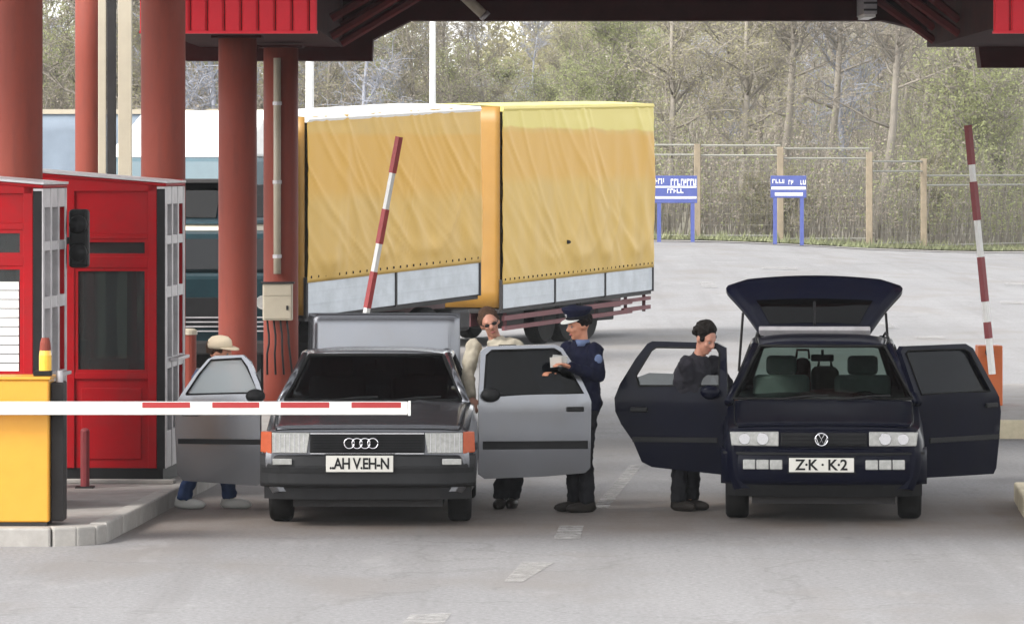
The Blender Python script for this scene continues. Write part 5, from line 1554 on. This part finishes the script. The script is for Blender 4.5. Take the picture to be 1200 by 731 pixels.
for (z0, z1, a0, a1) in ((-0.20, -0.12, 0.02, 0.86), (-0.36, -0.29, 0.02, 0.86), (-0.17, -0.11, 0.8, 0.99), (-0.33, -0.26, 0.8, 0.99)):
    MB().prism([(a0, z0), (a1, z0), (a1, z1), (a0, z1)], lambda a, b: tuple(A + u * (L * a) + nrm * 0.02 + Vector((0, 0, zb(a) + b)) - o0), lambda a, b: tuple(A + u * (L * a) - nrm * 0.03 + Vector((0, 0, zb(a) + b)) - o0)).build('underrun_rail', 'rail_red', trl)
for a in (0.05, 0.28, 0.62, 0.84, 0.97):
    c = A + u * (L * a) - nrm * 0.06 - o0
    MB().box(c + Vector((0, 0, zb(a) - 0.19)), (0.06, 0.06, 0.36)).build('rail_bracket', 'chassis_red', trl)
MB().tube([tuple(A - u * 1.0 - nrm * 1.2 + Vector((0, 0, 0.5)) - o0), tuple(A + u * 0.3 - nrm * 1.2 + Vector((0, 0, 0.52)) - o0)], 0.07, 8).build('drawbar', 'chassis_red', trl)
# tear hole in the sheet
a, b = 0.40, 0.20
p = A + u * (L * a) + nrm * 0.075 + Vector((0, 0, lerp(zb(a) + 0.42, 4.0, b))) - o0
MB().ell(p, (0.06, 0.012, 0.035), 10, 6).build('tear', 'steel_dark', trl)

# grey and white lorries parked behind
def parked_trailer(x0, x1, Y, z0, z1, m_, label, cream):
    t = empty('parked_trailer', (x0, Y, 0)); tag(t, label, 'trailer')
    w = x1 - x0
    def side(a, b):
        return (w * a, 0.02 * math.sin(a * 55) * (1 - b), lerp(z0, z1, b))
    MB().grid(side, 60, 8).build('side_sheet', m_, t, smooth=True, solid=0.01)
    MB().bx(0, w, 0.03, 2.45, z0, z1 - 0.01).build('load_box', m_, t)
    MB().bx(-0.02, w + 0.02, -0.04, 2.48, z1, z1 + 0.09).build('roof_edge', 'cream_paint' if cream else 'white_paint', t)
    MB().bx(0, w, 0.1, 2.4, z0 - 0.35, z0 - 0.02).build('chassis', 'steel_dark', t)
    for k in (0.15, 0.7, 0.84):
        MB().lathe((w * k, 0.3, 0.48), [(0.2, -0.14), (0.46, -0.14), (0.48, 0), (0.46, 0.14), (0.2, 0.14)], 20, 'Y').build('wheel', 'rubber', t)
    return t
parked_trailer(-11.6, -6.2, 92, 1.25, 3.98, 'tarp_grey', 'long blue-grey trailer with a cream roof edge seen between the red columns', True)
parked_trailer(-6.1, -3.2, 95, 1.25, 4.02, 'tarp_grey', 'short blue-grey trailer with cream roof edge behind the teal cab', True)

# dark green off-road car beside the column
GY = 62.5
gx0 = (253 - 600) * GY / F
off = empty('offroad_car', (gx0, GY, 0), 0.05); tag(off, 'dark green boxy off-road car half hidden by a red column', 'car')
def ob(x0, x1, y0, y1, z0, z1, nm, m_, bev=0.02, par=None): return MB().bx(x0, x1, y0, y1, z0, z1).build(nm, m_, par or off, bevel=bev)
ob(-0.84, 0.84, 0.1, 1.25, 0.55, 1.55, 'bonnet', 'green_paint', 0.06)
ob(-0.86, 0.86, 1.2, 4.0, 0.5, 1.55, 'body', 'green_paint', 0.05)
MB().prism([(1.22, 1.55), (3.95, 1.55), (3.85, 2.08), (1.45, 2.08)], lambda a, b: (-0.80, a, b), lambda a, b: (0.80, a, b)).build('cabin', 'green_paint', off, bevel=0.05)
MB().prism([(1.20, 1.60), (1.40, 2.0), (1.38, 2.0), (1.18, 1.60)], lambda a, b: (-0.68, a, b), lambda a, b: (0.68, a, b)).build('windscreen', 'dark_glass', off)
ob(-0.5, 0.5, 0.06, 0.1, 0.85, 1.25, 'grille', 'black_plastic', 0.01)
for k in range(4):
    ob(-0.78, 0.78, 0.04, 0.06, 0.80 + k * 0.06, 0.815 + k * 0.06, 'grille_bar', 'aluminium', 0)
for sd in (-1, 1):
    MB().lathe((sd * 0.62, 0.05, 1.18), [(0.09, 0), (0.10, 0.06)], 16, 'Y').build('headlight', 'lamp_lens', off)
    wheel(off, sd * 0.70, 0.75, 0.37, 0.22, sd); wheel(off, sd * 0.70, 3.2, 0.37, 0.22, sd)
ob(-0.85, 0.85, -0.05, 0.1, 0.5, 0.68, 'bumper', 'steel_dark', 0.03)

# ------------------------------------------------------------------ yard lamp posts, fence, signs
for (px, w, lab) in ((507, 0.075, 'slim white lamp post rising behind the yellow lorry roof'), (363, 0.10, 'white lamp post beside the canopy corner above the lorry')):
    Yp = 112.0
    t = empty('lamp_post', ((px - 600) * Yp / F, Yp, hgt(0, Yp))); tag(t, lab, 'lamp post')
    MB().tube([(0, 0, 0), (0, 0, 4), (0, 0, 9)], [w * 1.1, w, w * 0.8], 12).build('pole', 'pole_white', t, smooth=True)
    MB().box((0, -0.5, 9.0), (0.25, 1.1, 0.12)).build('lamp_head', 'aluminium', t, bevel=0.03)
    MB().box((0, 0, 0.1), (0.4, 0.4, 0.2)).build('base', 'concrete', t)

fr = empty('wire_fence', (0, 150, 0)); tag(fr, 'tall rusty wire fence with tan posts stepping down along the wood', 'fence')
xs = [-24 + 2.78 * k for k in range(11)] + [5.87, 8.50, 11.35, 13.3, 17.3, 20.2, 23, 26]
pts = []
for x in xs:
    y = fence_y(x) + 0.3
    pts.append((x, y, hgt(x, y)))
def ftop(x): return 3.05 if x < 12 else 2.95
wm = MB()
for k, (x, y, z) in enumerate(pts):
    h = ftop(x)
    MB().bx(x - 0.10, x + 0.10, y - 150 - 0.10, y - 150 + 0.10, z, z + h).build('post', 'tan_post', fr, bevel=0.02)
    if k + 1 < len(pts):
        x2, y2, z2 = pts[k + 1]
        drop = 0.0 if x < 10 else -0.25 if x < 13 else -0.5
        for hh, rr in ((h - 0.05 + drop, 0.035), (h - 0.36 + drop, 0.035), (0.15, 0.02)):
            MB().tube([(x, y - 150, z + hh), (x2, y2 - 150, z + hh)], rr, 6).build('rail', 'wire_metal', fr)
        n = 13
        for q in range(1, n):
            a = q / n
            px_, py_ = lerp(x, x2, a), lerp(y, y2, a) - 150
            wm.tube([(px_, py_, z + 0.1), (px_, py_, z + h - 0.36 + drop)], 0.0035, 3, False)
        for q in range(8):
            hh = 0.15 + q * 0.34
            wm.tube([(x, y - 150, z + hh), (x2, y2 - 150, z + hh)], 0.0035, 3, False)
wm.build('wire_mesh', 'wire_metal', fr, kind='stuff')

def sign(px, pytop, pybot, pw, Y, label, rows, seed):
    X = (px - 600) * Y / F; s = F / Y
    z0 = hgt(X, Y)
    t = empty('blue_sign', (X, Y, z0)); tag(t, label, 'sign', None)
    w = pw / s; zt = CH - (pytop - HZ) / s - z0; zb_ = CH - (pybot - HZ) / s - z0
    bd = MB().bx(-w / 2, w / 2, -0.03, 0.03, zb_, zt).build('sign_board', 'sign_blue', t, bevel=0.01)
    for q in (-w / 2 + 0.14, w / 2 - 0.14):
        MB().bx(q - 0.06, q + 0.06, -0.02, 0.10, 0, zt - 0.08).build('leg', 'sign_blue', t)
    r = random.Random(seed)
    hgt_ = zt - zb_
    for (f0, f1, a0, a1, solid) in rows:
        z0_, z1_ = zt - hgt_ * f1, zt - hgt_ * f0
        x = -w / 2 + w * a0; xe = -w / 2 + w * a1
        if solid:
            MB().bx(x, xe, -0.036, -0.031, z0_, z1_).build('print_line', 'white_paint', bd)
            continue
        lt = MB()
        while x < xe - 0.03:
            cw = r.uniform(0.05, 0.09)
            if r.random() > 0.15:
                lt.bx(x, x + cw * 0.28, -0.036, -0.031, z0_, z1_)
                k = r.choice((0, 0.4, 0.75))
                lt.bx(x + cw * 0.28 + 0.0005, min(x + cw, xe), -0.036, -0.031, lerp(z0_, z1_, k), lerp(z0_, z1_, k + 0.25))
                if r.random() < 0.5: lt.bx(x + cw * 0.72, x + cw, -0.0365, -0.031, lerp(z0_, z1_, k + 0.255), z1_)
            x += cw + 0.025
        if lt.v: lt.build('lettering', 'white_paint', bd, kind='stuff')
    return t
sign(792, 206, 238, 50, 146, 'blue sign with white print on two dark legs beside the trailer tail', [(0.10, 0.30, 0.02, 0.18, False), (0.12, 0.36, 0.38, 0.98, False), (0.38, 0.44, 0.02, 0.98, True), (0.48, 0.64, 0.30, 0.68, False), (0.76, 0.84, 0.02, 0.98, True)], 3)
sign(924, 206, 232, 42, 147, 'blue sign with rows of white print standing before the second fence post', [(0.16, 0.34, 0.05, 0.42, False), (0.2, 0.4, 0.5, 0.98, False), (0.5, 0.62, 0.02, 0.98, True), (0.76, 0.9, 0.12, 0.9, True)], 5)

# ------------------------------------------------------------------ trees
def tree_meshes(seed, h, lean, crown_r, leaves, leafsize, bare, bark, leafm, low=0.3):
    r = random.Random(seed)
    tr = MB()
    tips = []
    pts = []
    p = Vector((0, 0, -0.3)); d = Vector((lean, r.uniform(-.05, .05), 1)).normalized()
    n = 9
    for i in range(n + 1):
        pts.append(p.copy())
        p = p + d * (h / n)
        d = (d + Vector((r.uniform(-.12, .12), r.uniform(-.12, .12), r.uniform(-0.02, .08)))).normalized()
    rad = [max(0.02, 0.0115 * h * (1 - i / n) ** 0.8 + 0.012) for i in range(n + 1)]
    tr.tube(pts, rad, 7)
    tw = MB()
    for q in range(30):
        k = r.uniform(low, 0.98); i = min(int(k * n), n - 1); b0 = pts[i].lerp(pts[i + 1], k * n - i)
        a = r.uniform(0, 2 * PI); L = crown_r * r.uniform(0.5, 1.1) * (1.15 - 0.6 * k)
        dd = Vector((math.cos(a), math.sin(a), r.uniform(0.35, 1.3))).normalized()
        br = [b0]; c = b0
        for j in range(4):
            c = c + dd * (L / 4); dd = (dd + Vector((r.uniform(-.25, .25), r.uniform(-.25, .25), r.uniform(-.05, .25)))).normalized()
            br.append(c)
        r0 = rad[i] * 0.45
        tr.tube(br, [r0, r0 * 0.75, r0 * 0.5, r0 * 0.32, 0.012], 4)
        for j in range(13):
            t_ = r.uniform(0.25, 1.0); ii = min(int(t_ * 4), 3); s0 = br[ii].lerp(br[ii + 1], t_ * 4 - ii)
            e = Vector((r.gauss(0, 1), r.gauss(0, 1), r.gauss(0.5, 0.7))).normalized() * L * r.uniform(0.18, 0.5)
            m = s0 + e * 0.5 + Vector((r.uniform(-.1, .1), r.uniform(-.1, .1), r.uniform(0, .12)))
            tw.tube([s0, m, s0 + e], [0.018, 0.013, 0.007], 3, False)
            for w in range(3):
                f = (m.lerp(s0 + e, r.random())); g_ = Vector((r.gauss(0, 1), r.gauss(0, 1), r.gauss(0.4, 0.8))).normalized() * L * r.uniform(0.08, 0.22)
                tw.tube([f, f + g_], [0.010, 0.005], 3, False)
                tips.append((f + g_, L)); tips.append((f + g_ * 0.5, L))
    lf = MB()
    for q in range(leaves):
        c, L = r.choice(tips)
        c = c + Vector((r.gauss(0, 1), r.gauss(0, 1), r.gauss(0, 1))) * 0.16
        s_ = leafsize * r.uniform(0.5, 1.3)
        a = Vector((r.gauss(0, 1), r.gauss(0, 1), r.gauss(0, 1))).normalized(); b = a.orthogonal().normalized()
        lf.add([c, c + a * s_ * 0.5 + b * s_ * 0.35, c + a * s_, c + a * s_ * 0.5 - b * s_ * 0.35], [(0, 1, 2, 3)])
    return tr.mesh('trunk', True), tw.mesh('branches'), lf.mesh('crown'), bark, leafm
kinds = [
    tree_meshes(11, 11, 0.10, 3.0, 5200, 0.085, 0, 'bark', 'leaf_olive', 0.2),
    tree_meshes(12, 9.5, -0.04, 2.6, 8500, 0.085, 0, 'bark', 'leaf_spring', 0.12),
    tree_meshes(13, 12.5, 0.16, 2.8, 3500, 0.07, 0, 'bark', 'leaf_bud', 0.3),
    tree_meshes(14, 7.0, 0.02, 2.6, 9000, 0.09, 0, 'bark', 'leaf_spring', 0.05),
    tree_meshes(15, 10, -0.10, 2.7, 3200, 0.07, 0, 'bark_pale', 'leaf_bud', 0.15),
    tree_meshes(16, 4.2, 0.0, 2.2, 6500, 0.08, 0, 'bark', 'leaf_olive', 0.03),
]
KL = ['tall olive-leafed tree', 'leafy pale green tree', 'tall nearly bare leaning tree', 'broad light green tree', 'pale greyish bare tree', 'low olive bush']
KG = ['tall olive trees', 'leafy pale green trees', 'tall leaning bare trees', 'broad light green trees', 'greyish bare trees', 'low bushes']
MARK = [(-250, 'beyond the picture edge by the booths'), (40, 'between the two thick red columns by the booths'), (100, 'behind the thin red column'), (140, 'beside the pale roof posts'), (215, 'above the white lorry deflector'), (300, 'between the two slimmer red columns'),
        (360, 'above the start of the white lorry roof'), (440, 'beside the wider white lamp post'), (505, 'behind the slim white lamp post'), (575, 'above the gap between lorry and trailer'), (660, 'above the middle of the yellow trailer'), (760, 'above the tail of the yellow trailer'),
        (820, 'behind the fence post by the first blue sign'), (865, 'between the two blue signs'), (920, 'behind the second blue sign'), (970, 'between the second sign and the third fence post'), (1020, 'behind the third fence post'), (1085, 'behind the fourth fence post'), (1140, 'behind the tip of the orange-based boom'), (1200, 'at the picture edge past the orange-based boom')]
seen_labels = {}
def tree_label(k, x, y, sc, row):
    px = 600 + F * x / y
    m = min(MARK, key=lambda q: abs(q[0] - px))[1] if -60 < px < 1260 else 'outside the picture frame'
    dp = ('front row', 'second row', 'third row', 'fourth row', 'foot of the wood')[row]
    lab = KL[k] + ' ' + m + ', ' + dp
    return lab if lab not in seen_labels else None
def plant(k, x, y, sc, rz, row=4):
    for k2 in (k, *[q for q in (0, 2, 1, 3, 4, 5) if q != k]):
        lab = tree_label(k2, x, y, sc, row)
        if lab: break
    if not lab: return
    seen_labels[lab] = 1; k = k2
    tr, tw, lf, bk, lm = kinds[k]
    nm = ('tree', 'tree', 'bare_tree', 'tree', 'pale_tree', 'bush')[k]
    t = empty(nm, (x, y, hill(x, y)), rz); t.scale = (sc, sc, sc)
    tag(t, lab, 'bush' if k == 5 else 'tree', KG[k] + ' of the wood behind the wire fence')
    for n_, me, m_ in (('trunk', tr, bk), ('branches', tw, bk), ('crown', lf, lm)):
        o = bpy.data.objects.new(n_, me); COL.objects.link(o); o.parent = t
        if not me.materials: me.materials.append(M[m_])
rt_ = random.Random(5)
spots = []
for row, (d0, d1, n_) in enumerate(((4, 12, 22), (12, 26, 26), (26, 48, 30), (48, 85, 34))):
    for q in range(n_):
        x = lerp(-27, 33, (q + rt_.uniform(0.1, 0.9)) / n_)
        spots.append((x, rt_.uniform(d0, d1), row))
for x, d, row in spots:
    y = fence_y(x) + d; px = 600 + F * x / y
    if px < 430: k = rt_.choice((4, 4, 2, 4, 0)); sc = rt_.uniform(0.8, 1.15)
    elif px < 680:
        k = rt_.choice((3, 5, 4, 3)); sc = rt_.uniform(0.65, 0.95)
        if px < 560: sc *= 0.85
    elif px < 760: k = rt_.choice((1, 3, 1)); sc = rt_.uniform(0.9, 1.2)
    elif px < 1030: k = rt_.choice((0, 2, 2, 0, 4, 2)); sc = rt_.uniform(0.9, 1.3)
    else: k = rt_.choice((1, 0, 3, 2)); sc = rt_.uniform(0.8, 1.2)
    plant(k, x, y, sc, rt_.uniform(-0.5, 0.5) if k in (0, 2) else rt_.uniform(0, 6.28), row)
for q in range(26):       # bare trees that close the sky behind the lorries
    d = rt_.uniform(10, 55); px = rt_.uniform(-60, 660)
    x = (px - 600) / F * (150 + d); low = px > 430
    plant(rt_.choice((4, 2, 4, 0)), x, fence_y(x) + d, rt_.uniform(0.62, 0.82) if low else rt_.uniform(0.95, 1.35), rt_.uniform(0, 6.28), 2 if d < 26 else 3)
for q in range(16):
    x = rt_.uniform(-24, 30); plant(5, x, fence_y(x) + rt_.uniform(2.0, 6), rt_.uniform(0.35, 0.7), rt_.uniform(0, 6))
# dense thicket of saplings and twigs that fills the slope between the trees
th = MB(); tl = MB(); tg_ = MB()
for q in range(9500):
    x = rt_.uniform(-26, 34); d = 2.2 + 70 * rt_.random() ** 1.7; y = fence_y(x) + d; z = hill(x, y); px = 600 + F * x / y
    h = rt_.uniform(1.2, 4.6) * (0.75 if d < 8 else 1.0) * (0.6 if 420 < px < 660 else 1.0)
    if px < 420: h *= 1.3
    lx, ly = rt_.gauss(0.06, 0.16) * h, rt_.gauss(0, 0.12) * h
    p0, p1, p2 = Vector((x, y, z - .1)), Vector((x + lx * .4, y + ly * .4, z + h * .55)), Vector((x + lx, y + ly, z + h))
    th.tube([p0, p1, p2], [0.020, 0.014, 0.005], 3, False)
    green = 0.75 if (640 < px < 780 or px > 1040) else 0.35 if px > 420 else 0.15
    for j in range(7):
        b0 = p1.lerp(p2, rt_.uniform(-0.6, 1)); e_ = b0 + Vector((rt_.gauss(0, .3), rt_.gauss(0, .3), rt_.uniform(.2, .8))) * 0.32 * h
        th.add([b0 + Vector((.006, 0, 0)), b0 - Vector((.006, 0, 0)), e_], [(0, 1, 2)])
        dst = tl if rt_.random() < green else tg_
        for w in range(4):
            c = b0.lerp(e_, rt_.uniform(.2, 1.1)) + Vector((rt_.gauss(0, .08), rt_.gauss(0, .08), rt_.gauss(0, .08)))
            a_ = Vector((rt_.gauss(0, 1), rt_.gauss(0, 1), rt_.gauss(0, 1))).normalized() * rt_.uniform(.02, .06); b_ = a_.orthogonal() * .6
            dst.add([c - a_, c + b_, c + a_, c - b_], [(0, 1, 2, 3)])
o = th.build('thicket_stems', 'bark', kind='stuff'); o['label'] = 'tangle of thin saplings filling the slope behind the wire fence'
o = tl.build('thicket_leaves', 'leaf_spring', kind='stuff'); o['label'] = 'fresh pale green leaves over the sapling thicket'
o = tg_.build('thicket_buds', 'leaf_bud', kind='stuff'); o['label'] = 'greyish brown buds over the sapling thicket'
# far mass of the wood
fw_ = MB(); fl_ = MB()
for q in range(420):
    x = rt_.uniform(-48, 60); d = rt_.uniform(85, 150); y = fence_y(x) + d; z = hill(x, y)
    px = 600 + F * x / y
    h = rt_.uniform(6, 11) * (0.72 if 420 < px < 650 else 1.0)
    ln = rt_.uniform(-.15, .25)
    fw_.tube([(x, y, z - .3), (x + ln * h * .5, y, z + h * .5), (x + ln * h, y, z + h)], [0.13, 0.08, 0.02], 4, False)
    for j in range(26):
        k = rt_.uniform(0.12, 1); a = rt_.uniform(0, 6.28); L = rt_.uniform(0.8, 2.4) * (1.2 - .6 * k)
        b0 = Vector((x + ln * h * k, y, z + h * k)); e_ = b0 + Vector((math.cos(a), math.sin(a), rt_.uniform(.3, 1.2))) * L
        fw_.tube([b0, e_], [0.03, 0.01], 3, False)
        for w in range(9):
            c = b0.lerp(e_, rt_.uniform(.3, 1)) + Vector((rt_.gauss(0, .4), rt_.gauss(0, .4), rt_.gauss(0, .4)))
            s_ = rt_.uniform(.08, .22)
            a_ = Vector((rt_.gauss(0, 1), rt_.gauss(0, 1), rt_.gauss(0, 1))).normalized() * s_; b_ = a_.orthogonal().normalized() * s_ * .6
            fl_.add([c - a_, c + b_, c + a_, c - b_], [(0, 1, 2, 3)])
o = fw_.build('far_wood_trunks', 'bark', kind='stuff'); o['label'] = 'bare trunks of the far wood on the slope'
o = fl_.build('far_wood_foliage', 'leaf_olive', kind='stuff'); o['label'] = 'thin spring foliage of the far wood on the slope'

# ------------------------------------------------------------------ hazy air
hz = MB().bx(-320, 320, -60, 900, -1.2, 75).build('haze', 'white_paint', kind='stuff')
hm = bpy.data.materials.new('haze_air'); hm.use_nodes = True
hn = hm.node_tree.nodes; hn.clear()
ho = hn.new('ShaderNodeOutputMaterial'); hv = hn.new('ShaderNodeVolumePrincipled')
hv.inputs['Color'].default_value = (0.93, 0.95, 0.97, 1); hv.inputs['Density'].default_value = 0.00024; hv.inputs['Anisotropy'].default_value = 0.3
hm.node_tree.links.new(hv.outputs[0], ho.inputs['Volume'])
hz.data.materials.clear(); hz.data.materials.append(hm)
